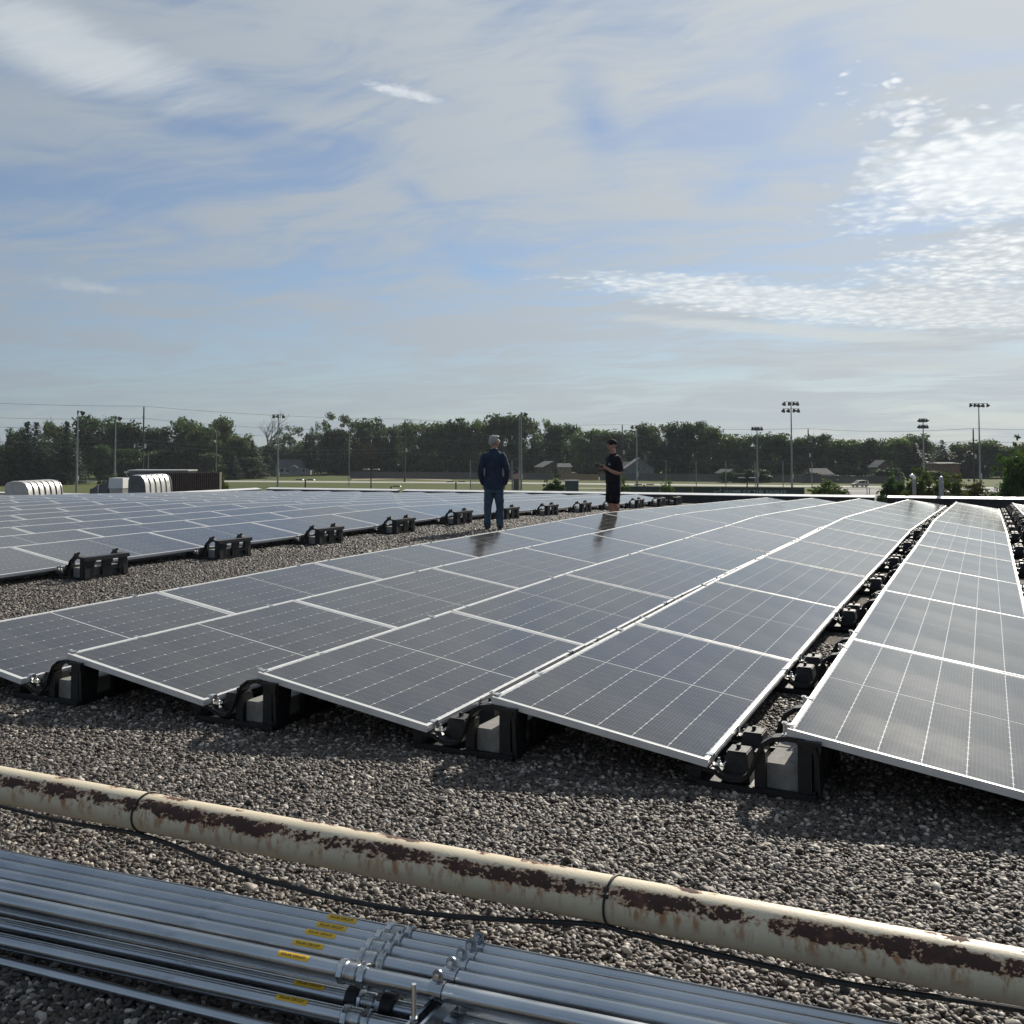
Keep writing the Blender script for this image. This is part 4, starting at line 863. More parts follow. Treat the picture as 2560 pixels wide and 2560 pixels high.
# --- crowns: leaf sized faces in clumps through an uneven volume; a few shapes shared by many trees
def leaf_mesh(name, clumps, per, size, seed, flatten=.55):
    r = np.random.default_rng(seed); V = []; F = []
    for (cx, cy, cz, rad) in clumps:
        for i in range(int(per * (rad / .2) ** 2 + 3)):
            u = r.normal(size=3); u /= np.linalg.norm(u); q = rad * r.uniform(.55, 1.08) if r.random() < .8 else rad * r.uniform(.1, .6)
            p = np.array([cx, cy, cz]) + u * q * np.array([1, 1, .8]); a = r.normal(size=3); a = a - u * a.dot(u) * flatten; a /= np.linalg.norm(a); b = np.cross(u + r.normal(size=3) * .5, a); b /= np.linalg.norm(b)
            s = size * r.uniform(.6, 1.35); o = len(V); V += [p - a * s, p + b * s * .45, p + a * s, p - b * s * .45]; F.append((o, o + 1, o + 2, o + 3))
    me = bpy.data.meshes.new(name); me.from_pydata([tuple(v) for v in V], [], F); me.materials.append(M['leaf']); me.update(); return me
def crown(kind, seed):
    r = np.random.default_rng(seed); C = []
    if kind == 'round':
        n = 62
        for i in range(n):
            z = r.uniform(.06, .92); w = .5 * (sin(pi * min(1, (z + .08) * .9)) ** .6); a = r.uniform(0, 2 * pi); q = w * sqrt(r.uniform(.15, 1)) * .78
            C.append((q * cos(a), q * sin(a), z, r.uniform(.11, .20)))
    if kind == 'tall':
        for i in range(60):
            z = r.uniform(.04, .93); w = .5 * (1 - abs(z - .5) * 1.1) ** .5; a = r.uniform(0, 2 * pi); q = w * sqrt(r.uniform(.1, 1)) * .8
            C.append((q * cos(a), q * sin(a), z, r.uniform(.10, .18)))
    if kind == 'open':
        for i in range(44):
            z = r.uniform(.12, .97); w = .48 * sin(pi * min(1, z * .85 + .1)) ** .5; a = r.uniform(0, 2 * pi); q = w * sqrt(r.uniform(.3, 1))
            C.append((q * cos(a), q * sin(a), z, r.uniform(.06, .11)))
    if kind == 'bush':
        for i in range(64):
            z = r.uniform(.0, .86); w = .5 * (1 - (z * .95) ** 2) ** .5; a = r.uniform(0, 2 * pi); q = w * sqrt(r.uniform(.1, 1)) * .85
            C.append((q * cos(a), q * sin(a), z, r.uniform(.10, .18)))
    return C
CROWNS = {}
for k, per, size in (('round', 165, .036), ('tall', 170, .034), ('open', 230, .028), ('bush', 190, .034)):
    CROWNS[k] = [leaf_mesh('crown', crown(k, 11 * i + len(k)), per, size, i + 3) for i in range(3 if k in ('round', 'tall') else 2)]
def shrub(seed, n=120, r0=.055, r1=.125):
    r = np.random.default_rng(seed); C = []
    for i in range(n):
        a = r.uniform(0, 2 * pi); q = .5 * sqrt(r.uniform(0, 1)); top = (1 - (q / .58) ** 2) * r.uniform(.78, 1.0); z = top * r.uniform(.1, 1) ** .6 * .92
        C.append((q * cos(a), q * sin(a) * .9, z, r.uniform(r0, r1)))
    for i in range(22): a = r.uniform(0, 2 * pi); q = r.uniform(.1, .52); C.append((q * cos(a), q * sin(a), (1 - (q / .64) ** 2) * r.uniform(.9, 1.04), r.uniform(.02, .05)))
    return C
CROWNS['big'] = [leaf_mesh('crown', shrub(7 + i, 150, .06, .13), 480, .021, 60 + i) for i in range(2)]
CROWNS['near'] = [leaf_mesh('crown', shrub(91 + i), 420, .030, 40 + i) for i in range(4)]
def spruce_mesh(seed):
    r = np.random.default_rng(seed); V = []; F = []
    for i in range(26):
        z = .02 + .96 * (i / 25) ** .9; w = .5 * (1 - z) ** .85 * r.uniform(.85, 1.1) + .012; nb = max(5, int(18 * (1 - z) + 4))
        for k in range(nb):
            a = 2 * pi * (k + r.uniform(-.4, .4)) / nb; L = w * r.uniform(.7, 1.1); tipz = z - L * r.uniform(.10, .32)
            for t in np.linspace(.25, 1, max(3, int(L / .035))):
                p = np.array([cos(a) * L * t, sin(a) * L * t, z + (tipz - z) * t + .02 * t * t]); sd = np.array([-sin(a), cos(a), 0]); dr = np.array([cos(a), sin(a), -.35])
                for q in range(2):
                    s = .026 * r.uniform(.7, 1.3) * (1.15 - .4 * t); jj = r.normal(0, .009, 3); o = len(V)
                    V += [p + jj - sd * s, p + jj + dr * s * .9, p + jj + sd * s, p + jj - dr * s * .6 + np.array([0, 0, r.normal(-.008, .012)])]; F.append((o, o + 1, o + 2, o + 3))
    me = bpy.data.meshes.new('foliage'); me.from_pydata([tuple(v) for v in V], [], F); me.materials.append(M['leaf']); me.update(); return me
SPR = [spruce_mesh(5), spruce_mesh(8)]
def trunk_mesh(h, seed, bare=False):
    r = random.Random(seed); g = MB(); top = h
    def br(p, d, L, rad, lev):
        pts = [p]; q = p
        for i in range(4):
            d = (d + Vector((r.gauss(0, .10), r.gauss(0, .10), r.gauss(.04, .05)))).normalized(); q = q + d * L / 4; pts.append(q)
        g.tube(pts, [rad * (1 - .5 * i / 4) for i in range(5)], 6 if lev < 2 else 4, cap=False)
        if lev < (5 if bare else 2):
            for i in range(3 if lev < 3 else 2):
                a = r.uniform(0, 2 * pi); sp = r.uniform(.35, .75); o = d.orthogonal().normalized(); o = Matrix.Rotation(a, 3, d) @ o
                br(pts[r.choice((2, 3, 4))], (d * cos(sp) + o * sin(sp) + Vector((0, 0, .12))).normalized(), L * r.uniform(.60, .80), rad * .52, lev + 1)
    br(Vector((0, 0, 0)), Vector((0, 0, 1)), h * .36, .034 if bare else .026, 0)
    return g.mesh('trunk', M['bark_pale'] if bare else M['bark'], smooth=True)
TRK = [trunk_mesh(1.0, 3), trunk_mesh(1.0, 6)]; BARE = [trunk_mesh(1.25, s, True) for s in (4, 15)]
TREES = 'trees beyond the school field'
ti = [0]
def tree(px, top, wpx, label, kind='round', tint=(1, 1, 1), base=None, d=None, low=.06, cat='tree', group=TREES, lift=0.0):
    ti[0] += 1; d = d or dep(base or 1196); p = gp(px, d); H = zat(top, d) - ZG; W = wpx / FPX * d * (2.2 if kind == 'spruce' else 1.0 if kind in ('bare', 'near', 'big') else 1.32); rr = random.Random(ti[0] * 7 + 1)
    e = thing('spruce_tree' if kind == 'spruce' else 'bare_tree' if kind == 'bare' else 'bush' if cat == 'bush' else 'tree', label, cat, p, rr.uniform(0, 6.28), group)
    kk = rr.uniform(.72, 1.38); t = tuple(q * kk * rr.uniform(.92, 1.08) for q in tint) + (1,)
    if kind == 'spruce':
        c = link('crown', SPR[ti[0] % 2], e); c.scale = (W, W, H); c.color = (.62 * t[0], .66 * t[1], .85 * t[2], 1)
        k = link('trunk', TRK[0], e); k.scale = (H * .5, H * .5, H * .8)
    elif kind == 'bare':
        k = link('branches', BARE[ti[0] % 2], e); k.scale = (W * 1.25, W * 1.25, H * .97)
    else:
        ms = CROWNS[kind]; c = link('crown', ms[ti[0] % len(ms)], e); z0 = H * (low + lift); c.location.z = z0; c.scale = (W, W * rr.uniform(.85, 1.1), (H - z0) / .98); c.color = t
        k = link('trunk', TRK[ti[0] % 2], e); k.scale = (min(W, H), min(W, H), H * .9)
DG, MG, LG, YG, OR = (.62, .72, .72), (1, 1, 1), (1.35, 1.3, 1.1), (2.3, 2.0, .9), (2.6, 1.25, .75)
T_ = [
 (-8, 1083, 46, 'dark spruce cut by the left picture edge, behind the green lawn tree', 'spruce', MG, 1206),
 (22, 1118, 84, 'broad green tree at the left edge above the lawn', 'round', (1.25, 1.3, .9), 1212),
 (38, 1072, 70, 'dark leafy tree behind the broad green lawn tree', 'round', DG, 1200),
 (66, 1055, 84, 'left one of the two tall dark spruces on the lawn', 'spruce', DG, 1211),
 (90, 1056, 80, 'spruce close right of the tallest left spruce', 'spruce', DG, 1210),
 (84, 1044, 96, 'leafless tree top showing above the two left spruces', 'bare', MG, 1196),
 (138, 1060, 66, 'pale green tree between the spruces on the left lawn', 'tall', LG, 1199),
 (167, 1054, 68, 'dark spruce left of the tall field lamp on the lawn', 'spruce', DG, 1210),
 (212, 1089, 50, 'yellow green tree right of the field lamp on the lawn', 'round', YG, 1193),
 (245, 1047, 118, 'large dark leafy tree behind the yellow green tree', 'round', DG, 1195),
 (312, 1060, 92, 'dark leafy tree left of the dark power pole', 'round', DG, 1196),
 (254, 1114, 44, 'grey green young tree below the large dark trees', 'tall', (.95, 1.0, 1.1), 1199),
 (318, 1120, 80, 'low green tree above the exhaust fan', 'bush', DG, 1200),
 (392, 1072, 84, 'green tree right of the dark power pole', 'round', MG, 1196),
 (380, 1128, 70, 'low brownish green tree above the rooftop unit', 'bush', (1.3, 1.0, .9), 1199),
 (462, 1053, 92, 'bushy green tree above the brown screen', 'round', MG, 1195),
 (430, 1120, 90, 'low dark tree behind the rooftop unit lid', 'bush', DG, 1199),
 (510, 1062, 84, 'green tree above the right half of the brown screen', 'round', (1.1, 1.1, .9), 1197),
 (556, 1052, 76, 'tall rounded tree left of the leafless tree', 'round', MG, 1195),
 (520, 1130, 70, 'small pale bushy tree at the screen corner', 'bush', LG, 1199),
 (604, 1086, 70, 'light edged tree leaning right beside the dark spruce', 'round', LG, 1196),
 (630, 1102, 58, 'pointed dark spruce left of the leafless tree', 'spruce', MG, 1196),
 (582, 1132, 36, 'narrow spruce in front of the rounded tree', 'spruce', DG, 1199),
 (618, 1140, 60, 'low dark shrubby tree left of the house drive', 'bush', DG, 1197),
 (668, 1130, 42, 'dark dense spruce standing left of the white house', 'spruce', DG, 1191),
 (666, 1029, 104, 'tall leafless tree above the white house', 'bare', MG, 1176),
 (722, 1068, 76, 'open branched tree behind the white house', 'open', MG, 1180),
 (700, 1090, 60, 'thin leafed tree between leafless tree and house roof', 'open', DG, 1180),
 (786, 1084, 56, 'dense dark rounded tree right of the white house', 'tall', DG, 1186),
 (802, 1057, 52, 'thin tall tree with loose top right of the white house', 'open', MG, 1184),
 (846, 1036, 80, 'tall tree with a spiky open top left of the orange tree', 'open', MG, 1187),
 (842, 1078, 86, 'dark tree above the small shed', 'round', DG, 1187),
 (926, 1046, 100, 'tall rounded tree above the orange tree', 'round', MG, 1194),
 (900, 1110, 88, 'orange and rust coloured autumn tree behind the grey fence', 'round', OR, 1195),
 (975, 1070, 64, 'green tree left of the second dark power pole', 'tall', MG, 1195),
 (1000, 1062, 56, 'green tree behind the second dark power pole', 'tall', (1.05, 1.1, .9), 1194),
 (1044, 1060, 88, 'broad tree right of the second dark power pole', 'round', MG, 1196),
 (1096, 1062, 76, 'green tree above the middle of the grey fence', 'round', (1.1, 1.1, .95), 1196),
 (1146, 1047, 84, 'tall dark tree left of the grey haired person', 'round', DG, 1196),
 (1200, 1058, 76, 'pale green tree directly behind the grey haired person', 'round', LG, 1196),
 (1252, 1042, 92, 'tall tree behind the shoulder of the grey haired person', 'round', MG, 1197),
 (1312, 1040, 84, 'tall tree behind the pair of tall field poles', 'tall', MG, 1197),
 (1356, 1052, 56, 'thin pale tree with sky showing through it', 'open', LG, 1194),
 (1388, 1066, 60, 'green tree above the brown house', 'round', MG, 1195),
 (1426, 1062, 52, 'round topped dark tree above the tan fence', 'tall', DG, 1193),
 (1468, 1078, 80, 'low topped tree right of the round topped one', 'round', LG, 1197),
 (1520, 1080, 80, 'tree directly behind the person in the cap', 'round', MG, 1198),
 (1572, 1076, 70, 'tree left of the grey gabled house', 'round', MG, 1198),
 (1616, 1066, 76, 'green tree above the grey gabled house', 'round', LG, 1199),
 (1662, 1062, 74, 'green tree right of the grey gabled house', 'tall', MG, 1199),
 (1704, 1056, 78, 'dark broad tree left of the net poles', 'round', DG, 1200),
 (1740, 1058, 66, 'dark tree top above the leftmost net pole', 'tall', DG, 1200),
 (1776, 1072, 70, 'tree sloping down right above the first net pole gap', 'round', MG, 1201),
 (1828, 1086, 76, 'tree above the small gabled roof', 'round', LG, 1201),
 (1882, 1090, 74, 'tree behind the four lamp field pole', 'round', MG, 1202),
 (1944, 1087, 78, 'rounded tree left of the eight lamp field pole', 'round', MG, 1202),
 (1990, 1096, 62, 'tree behind the eight lamp field pole', 'tall', LG, 1202),
 (2042, 1090, 78, 'dark tree right of the grey power pole', 'round', DG, 1202),
 (2096, 1102, 92, 'pale olive tree above the van', 'round', LG, 1203),
 (2142, 1100, 66, 'green tree right of the pale olive tree', 'round', MG, 1203),
 (2192, 1100, 76, 'green tree above the brown gabled house', 'round', MG, 1203),
 (2246, 1098, 72, 'green tree left of the dark pointed spruce', 'round', LG, 1204),
 (2294, 1086, 92, 'tall tree behind the two row lamp pole', 'round', MG, 1202),
 (2286, 1108, 66, 'dark pointed spruce left of the two row lamp pole', 'spruce', DG, 1205),
 (2356, 1100, 60, 'dark pointed spruce above the brick house', 'spruce', MG, 1205),
 (2412, 1106, 72, 'green tree right of the brick house', 'round', MG, 1204),
 (2424, 1128, 62, 'broad dark spruce below the far right power pole', 'spruce', DG, 1206),
 (2470, 1104, 76, 'tree behind the five lamp field pole', 'round', LG, 1205),
 (2514, 1116, 76, 'low topped tree left of the large right tree', 'round', MG, 1206),
 (2575, 1108, 80, 'tree behind the large tree at the right edge', 'round', MG, 1206)]
for x, tp, w_, lb, kd, tn, bs in T_: tree(x, tp, w_, lb, kd, tn, None, dep(bs) * (1.17 if x > 860 else 1.0))
# the dense undergrowth below and behind the crowns reads as one mass
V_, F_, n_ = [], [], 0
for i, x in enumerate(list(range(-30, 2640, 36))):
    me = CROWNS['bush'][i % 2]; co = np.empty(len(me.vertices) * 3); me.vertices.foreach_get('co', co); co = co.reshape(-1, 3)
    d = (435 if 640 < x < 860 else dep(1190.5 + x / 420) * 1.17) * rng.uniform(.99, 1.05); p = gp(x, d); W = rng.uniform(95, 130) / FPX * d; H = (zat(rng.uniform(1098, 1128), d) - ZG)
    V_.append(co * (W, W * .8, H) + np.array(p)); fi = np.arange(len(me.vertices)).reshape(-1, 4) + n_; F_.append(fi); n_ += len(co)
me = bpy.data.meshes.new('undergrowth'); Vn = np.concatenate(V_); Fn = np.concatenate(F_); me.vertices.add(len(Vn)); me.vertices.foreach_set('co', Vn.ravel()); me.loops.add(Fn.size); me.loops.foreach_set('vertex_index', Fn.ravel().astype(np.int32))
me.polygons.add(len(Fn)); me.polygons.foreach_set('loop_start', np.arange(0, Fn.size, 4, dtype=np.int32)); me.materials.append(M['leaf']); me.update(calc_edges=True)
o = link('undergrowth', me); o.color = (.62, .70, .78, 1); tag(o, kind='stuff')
SH = 'dark shrubs in front of the far houses'
for x, tp, w_, lb in ((1818, 1178, 34, 'dark shrub left of the small dark house by the net posts'), (1848, 1182, 30, 'dark shrub right of the small dark house by the net posts'), (1890, 1172, 60, 'dark shrubs closing the gap between two board fences'), (2030, 1180, 40, 'dark shrub left before the grey roofed house'), (2078, 1186, 44, 'dark shrub right before the grey roofed house'), (2196, 1172, 40, 'dark shrub left before the brown gabled house'), (2232, 1168, 44, 'dark shrub right before the brown gabled house'), (2336, 1176, 50, 'dark shrub before the brick house'), (1364, 1176, 34, 'dark shrub at the left corner of the brown house')):
    tree(x, tp, w_, lb, 'bush', DG, None, d=296 if x > 1500 else 330, low=0, cat='bush', group=SH)
BU = 'bushes and young trees near the school'
NB = [
 (1386, 1186, 84, 'round green bush left of the dark utility box', (.95, 1.1, .9), 105), (1557, 1190, 42, 'small pale bush behind the person in the cap', LG, 112),
 (1668, 1192, 48, 'young pale tree left of the banner fence', LG, 120), (2072, 1193, 128, 'wide olive bush left of the parapet gap', (1.25, 1.15, .85), 92),
 (2236, 1178, 92, 'left green crown of the shrubs behind the flue pipes', (1, 1.1, .9), 84), (2305, 1164, 100, 'tall olive tree behind the two flue pipes', (1.3, 1.15, .8), 80),
 (2372, 1172, 110, 'yellow olive tree right of the flue pipes', (1.6, 1.3, .75), 80), (2430, 1196, 90, 'russet tinged low bush right of the yellow olive tree', (1.7, 1.15, .8), 84),
 (2500, 1212, 110, 'low green bush along the right parapet', (1, 1.1, .9), 86), (556, 1182, 42, 'yellow young tree right of the brown screen', (2.3, 1.9, .8), 92),
 (258, 1190, 46, 'dark green bush left of the exhaust fan', DG, 78), (284, 1180, 42, 'olive bush with pale tips above the exhaust fan', (1.5, 1.3, 1), 80), (26, 1205, 30, 'small yellowish shrub behind the left hood', YG, 90), (100, 1204, 24, 'tiny rusty shrub above the left hood', OR, 90)]
for x, tp, w_, lb, tn, d in NB: tree(x, tp, w_, lb, 'near', tn, None, d=d, low=.0, cat='bush', group=BU, lift=max(0, (zat(1262, d) - ZG) / (zat(tp, d) - ZG) - .06))
tree(2556, 1098, 190, 'large dark tree with rusty top at the right picture edge', 'big', (.85, .95, .8), None, d=70, low=.0, group=None, lift=.2)
tree(2572, 1106, 110, 'rust tinged upper crown beside the large tree at right', 'big', (1.9, 1.05, .7), None, d=71, low=.3, group=None, lift=.25)

# --- lamps, power poles and wires
LAMPS = 'tall sports field lamp poles'
def field_lamp(px, top, d, rows, n, w, label, side=0, rot=0.0):
    p = gp(px, d); H = zat(top, d) - ZG; e = thing('field_lamp', label, 'lamp pole', p, R(YAW) + rot, LAMPS)
    MB().tube([(0, 0, 0), (0, 0, H * .5), (0, 0, H)], [.26, .19, .11], 10).build('pole', M['pole'], e, smooth=True)
    MB().box((.22, -.1, 3.2), (.35, .3, 1.1)).build('control_box', M['hood_metal'], e)
    for k in range(rows):
        z = H - .35 - k * 1.65; ww = w * (1 + .12 * k)
        if n > 1: MB().b2((-ww / 2, -.06, z + .32), (ww / 2, .06, z + .44)).build('crossarm', M['lamp_dark'], e)
        for i in range(n):
            x = (i - (n - 1) / 2) * ww / max(1, n - .6) if n > 1 else side * .8; a = random.choice((-1, 1)) * .35 if n > 1 else side * .9
            l = MB().tube([(0, 0, .26), (.05 * a, -.1, .10), (.35 * a, -.18, -.16), (.55 * a, -.24, -.32)], [.16, .30, .46, .52], 10); l.tube([(0, 0, .36), (0, 0, .2)], .06, 6)
            if n == 1: l.tube([(-x, 0, .2), (0, 0, .22)], .07, 6); l.box((-x, 0, .05), (.3, .3, .7))
            q = l.build('lamp_head', M['lamp_dark'], e, smooth=True, angle=50); q.location = (x, 0, z)
field_lamp(193, 1027, 222, 1, 1, 1, 'field lamp pole on the left lawn with its lamp pointing right', 1)
field_lamp(288, 1041, 250, 1, 1, 1, 'field lamp pole above the exhaust fan, lamp pointing right', 1)
field_lamp(695, 1037, 259, 1, 3, 3.0, 'field lamp pole with three lamps by the white house')
field_lamp(1303, 1031, 236, 1, 1, 1, 'tall field lamp pole right of the grey haired person', 1)
field_lamp(1592, 1064, 262, 1, 3, 2.6, 'field lamp pole right of the person in the cap')
field_lamp(1893, 1068, 258, 1, 4, 2.8, 'field lamp pole with four lamps behind the banner')
field_lamp(1979, 1005, 240, 2, 4, 3.6, 'field lamp pole with eight lamps in two rows')
field_lamp(2309, 1047, 262, 2, 4, 2.1, 'slim field lamp pole with two short lamp rows behind the flues')
field_lamp(2449, 1009, 244, 1, 5, 4.6, 'field lamp pole with five lamps in one row at the right')
def post(px, top, d, r, name, label, cat, m, group=None):
    p = gp(px, d); H = zat(top, d) - ZG; o = MB().tube([(0, 0, 0), (0, 0, H)], [r * 1.2, r * .8], 8).build(name, M[m], smooth=True); o.location = p; return tag(o, label, cat, group)
post(1298, 1036, 238, .12, 'slim_pole', 'slim grey pole close left of the tall field lamp', 'pole', 'pole')
for px, tp, lb in ((541, 1075, 'thin grey pole above the brown screen'), (873, 1070, 'thin grey pole left of the orange tree'), (371, 1128, 'short wooden pole right of the first power pole'), (2029, 1152, 'short pole right of the grey power pole')):
    post(px, tp, 262 if px != 371 else 300, .10, 'thin_pole', lb, 'pole', 'pole')
PP = [(-420, 985, 235), (358, 1017, 262), (1012, 1049, 300), (1556, 1063, 318), (2021, 1073, 292), (2434, 1073, 268), (2900, 1060, 250)]
PL_ = ['power pole beyond the left picture edge', 'dark wooden power pole left of the hood', 'dark wooden power pole above the grey fence', 'power pole top above the person in the cap', 'grey power pole right of the eight lamp pole', 'power pole left of the five lamp pole', 'power pole beyond the right picture edge']
for (px, tp, d), lb in zip(PP, PL_):
    p = gp(px, d); H = zat(tp, d) - ZG; e = thing('power_pole', lb, 'power pole', p, R(YAW), 'wooden power poles')
    MB().tube([(0, 0, 0), (0, 0, H)], [.27, .17], 10).build('shaft', M['pole_wood'], e, smooth=True); MB().tube([(0, 0, H), (0, 0, H + .35)], .05, 6).b2((-.5, -.05, H - 2.7), (.35, .05, H - 2.55)).build('insulator', M['pole'], e)
    MB().tube([(.45, 0, H * .48), (.45, 0, H * .48 + 1.1)], .28, 10).build('transformer', M['hood_metal'], e, smooth=True)
    MB().tube([(.3, -.1, H * .52), (0, 0, H * .52)], .05, 6).build('bracket', M['lamp_dark'], e)
WN = ['top', 'second', 'third', 'fourth', 'fifth']
for i in range(len(PP) - 1):
    for k, (dz, sag) in enumerate(((.2, .8), (-3.0, 1.2), (-5.2, 1.3), (-8.6, 1.5), (-9.6, 1.7))):
        (pa, ta, da), (pb, tb, db) = PP[i], PP[i + 1]; a = gp(pa, da); b = gp(pb, db); a.z = zat(ta, da) + dz; b.z = zat(tb, db) + dz
        pts = [a.lerp(b, t) - Vector((0, 0, sag * 4 * t * (1 - t))) for t in [j / 14 for j in range(15)]]
        tag(MB().tube(pts, .034, 4, cap=False).build('power_line', M['wire']), f'{WN[k]} power line from the {PL_[i].replace(" picture", "")}', 'power line', 'overhead power lines')
LOT = 'low lot lamps behind the parapet'
for px, tp, d, lb in ((928, 1173, 125, 'slim lot lamp with two pale heads before the grey fence'), (1140, 1204, 108, 'T shaped lot lamp left of the grey haired person'), (764, 1199, 105, 'T shaped lot lamp right of the white house lamp pole'), (1610, 1211, 104, 'T shaped lot lamp right of the person in the cap'), (1867, 1194, 118, 'T shaped lot lamp behind the banner fence'), (978, 1215, 100, 'short lot lamp left of the parapet gap')):
    p = gp(px, d); H = zat(tp, d) - ZG; e = thing('lot_lamp', lb, 'street lamp', p, R(YAW) + R(random.uniform(-15, 15)), LOT)
    MB().tube([(0, 0, 0), (0, 0, H)], .075, 8).build('pole', M['lamp_dark'], e, smooth=True)
    for s in ((-1, 1) if px != 978 else (1,)): MB().box((s * .62, 0, H), (.85, .32, .10), taper=.8).build('lamp_head', M['lamp_dark' if px not in (928, 1867) else 'hood_metal'], e)
# flag and dark sign between the poles right of the grey haired person
d = 150; p = gp(1284, d); e = thing('sign_pylon', 'dark ribbed upright panel between two posts, right of the grey haired person', 'sign panel', p, R(YAW)); H = zat(1185, d) - ZG
MB().b2((-.03, -.1, 0), (.75, .1, H)).build('panel', M['screen_brown'], e)
for i in range(5): MB().b2((.06 + i * .14, -.13, .2), (.11 + i * .14, -.1, H - .1)).build('rib', M['dark_box'], e)
for x in (-.12, .82): MB().tube([(x, 0, 0), (x, 0, H + (.4 if x > 0 else 0))], .05, 8).build('post', M['pole'], e, smooth=True)
fp = gp(1297, 149); e = thing('flag', 'limp red and white striped flag hanging from a short leaning staff', 'flag', fp, R(YAW)); zf = zat(1172, 149) - ZG
MB().tube([(.02, 0, 0), (.02, 0, zf - .6), (-.12, 0, zf - .1), (-.40, 0, zf + .25)], [.05, .045, .03, .02], 8).build('staff', M['pole'], e, smooth=True)
for i in range(7):
    z0 = zf - .80 - i * .105; MB().add([(-.86 + .02 * i, -.05 + .05 * (i % 2), z0 - .16), (-.02, -.02, z0 + .10 - .03 * i), (-.02, -.02, z0 + .20 - .03 * i), (-.84 + .02 * i, -.05 + .05 * ((i + 1) % 2), z0 - .05), (-.86 + .02 * i, .0, z0 - .16), (-.02, .02, z0 + .10 - .03 * i), (-.02, .02, z0 + .20 - .03 * i), (-.84 + .02 * i, .0, z0 - .05)], [(0, 1, 2, 3), (7, 6, 5, 4), (0, 4, 5, 1), (3, 2, 6, 7)]).build('stripe', M['flag_white' if i % 2 else 'flag_red'], e)
MB().add([(-.8, -.04, zf - .72), (-.02, -.02, zf - .55), (-.02, -.02, zf - .1), (-.45, -.06, zf - .25), (-.8, .02, zf - .72), (-.02, .02, zf - .55), (-.02, .02, zf - .1), (-.45, 0, zf - .25)], [(0, 1, 2, 3), (7, 6, 5, 4), (0, 4, 5, 1), (3, 2, 6, 7), (0, 3, 7, 4)]).build('canton', M['flag_blue'], e)
# net poles
NETS = 'poles of the ball nets'
def netspan(pts, label, mesh_top):
    e = thing('ball_net', label, 'net', gp(*pts[0][:2])); c = e.location
    P_ = [gp(px, d) - c for px, d, tp in pts]; Hs = [zat(tp, d) - ZG for px, d, tp in pts]
    for p, h_ in zip(P_, Hs): MB().tube([(p.x, p.y, 0), (p.x, p.y, h_)], .11, 8).build('post', M['pole'], e, smooth=True)
    m = MB()
    for i in range(len(P_) - 1):
        a, b = P_[i], P_[i + 1]; n = 15
        m.tube([(a.lerp(b, t).x, a.lerp(b, t).y, Hs[i] * (1 - t) + Hs[i + 1] * t - .5 * 4 * t * (1 - t)) for t in [j / 8 for j in range(9)]], .035, 4)
        if mesh_top:
            for j in range(1, n * 2): q = a.lerp(b, j / (2 * n)); m.tube([(q.x, q.y, .1), (q.x, q.y, Hs[i] - .25)], .010, 3, cap=False)
            for j in range(1, 24): z = Hs[i] * j / 24; m.tube([(a.x, a.y, z), (b.x, b.y, z)], .010, 3, cap=False)
    tag(m.build('netting', M['net'], e), kind='stuff')
netspan([(1176, 232, 1149), (1212, 236, 1150), (1280, 232, 1150)], 'tall ball net on grey posts behind the grey haired person', True)
netspan([(1740, 262, 1151), (1814, 262, 1153), (1887, 260, 1153), (1957, 258, 1152)], 'row of grey net posts joined by a top cable behind the banner', False)
for px, tp, lb in ((1665, 1150, 'grey post behind the young pale tree'),): post(px, tp, 262, .10, 'thin_pole', lb, 'pole', 'pole')

# --- fences
def fence(pts, h, m, name, label, sec=2.44, group=None, posts='fence_grey', group2='wooden fences along the road'):
    e = thing(name, label, 'fence', gp(*pts[0]), 0, group2); c = e.location; k = 0; me = {}
    for (x0, d0), (x1, d1) in zip(pts, pts[1:]):
        a, b = gp(x0, d0), gp(x1, d1); n = max(1, round((b - a).length / sec)); ang = atan2((b - a).y, (b - a).x); L = (b - a).length / n
        pm = MB()
        for i in range(9): pm.b2((i * L / 9 + .01, -.02 + .012 * (i % 2), .05), ((i + 1) * L / 9 - .01, .02 + .012 * (i % 2), h - .04 * (i % 2)))
        pm.b2((0, .034, .3), (L, .07, .4)); pm.b2((0, .034, h - .4), (L, .07, h - .3)); pme = pm.mesh('fence_panel', M[m]); qme = MB().b2((-.05, -.03, 0), (.05, .075, h + .1)).mesh('post', M[posts])
        for i in range(n):
            q = a.lerp(b, i / n) - c
            o = link('fence_panel', pme, e); o.location = q; o.rotation_euler.z = ang
            o = link('post', qme, e); o.location = q; o.rotation_euler.z = ang
    return e
fence([(876, 344), (1010, 338), (1180, 330), (1380, 322)], 2.3, 'fence_grey', 'wooden_fence', 'long grey board fence below the orange tree and middle trees')
fence([(1398, 322), (1496, 318)], 1.95, 'fence_tan', 'wooden_fence', 'tan new board fence left of the person in the cap', posts='fence_tan')
fence([(1500, 318), (1620, 312), (1720, 306), (1852, 300)], 2.3, 'fence_grey', 'wooden_fence', 'grey board fence from the gabled house to the net posts')
fence([(1860, 299), (1924, 296), (2040, 290), (2260, 280)], 2.2, 'fence_grey', 'wooden_fence', 'dark board fence behind the van')
e = thing('banner_fence', 'dark green fence screen with pale HOME OF THE EAGLES lettering', 'fence', gp(1570, 206), 0); c = e.location
pts = [(1570, 206), (1650, 205), (1730, 204), (1800, 203), (1900, 201), (2010, 199)]
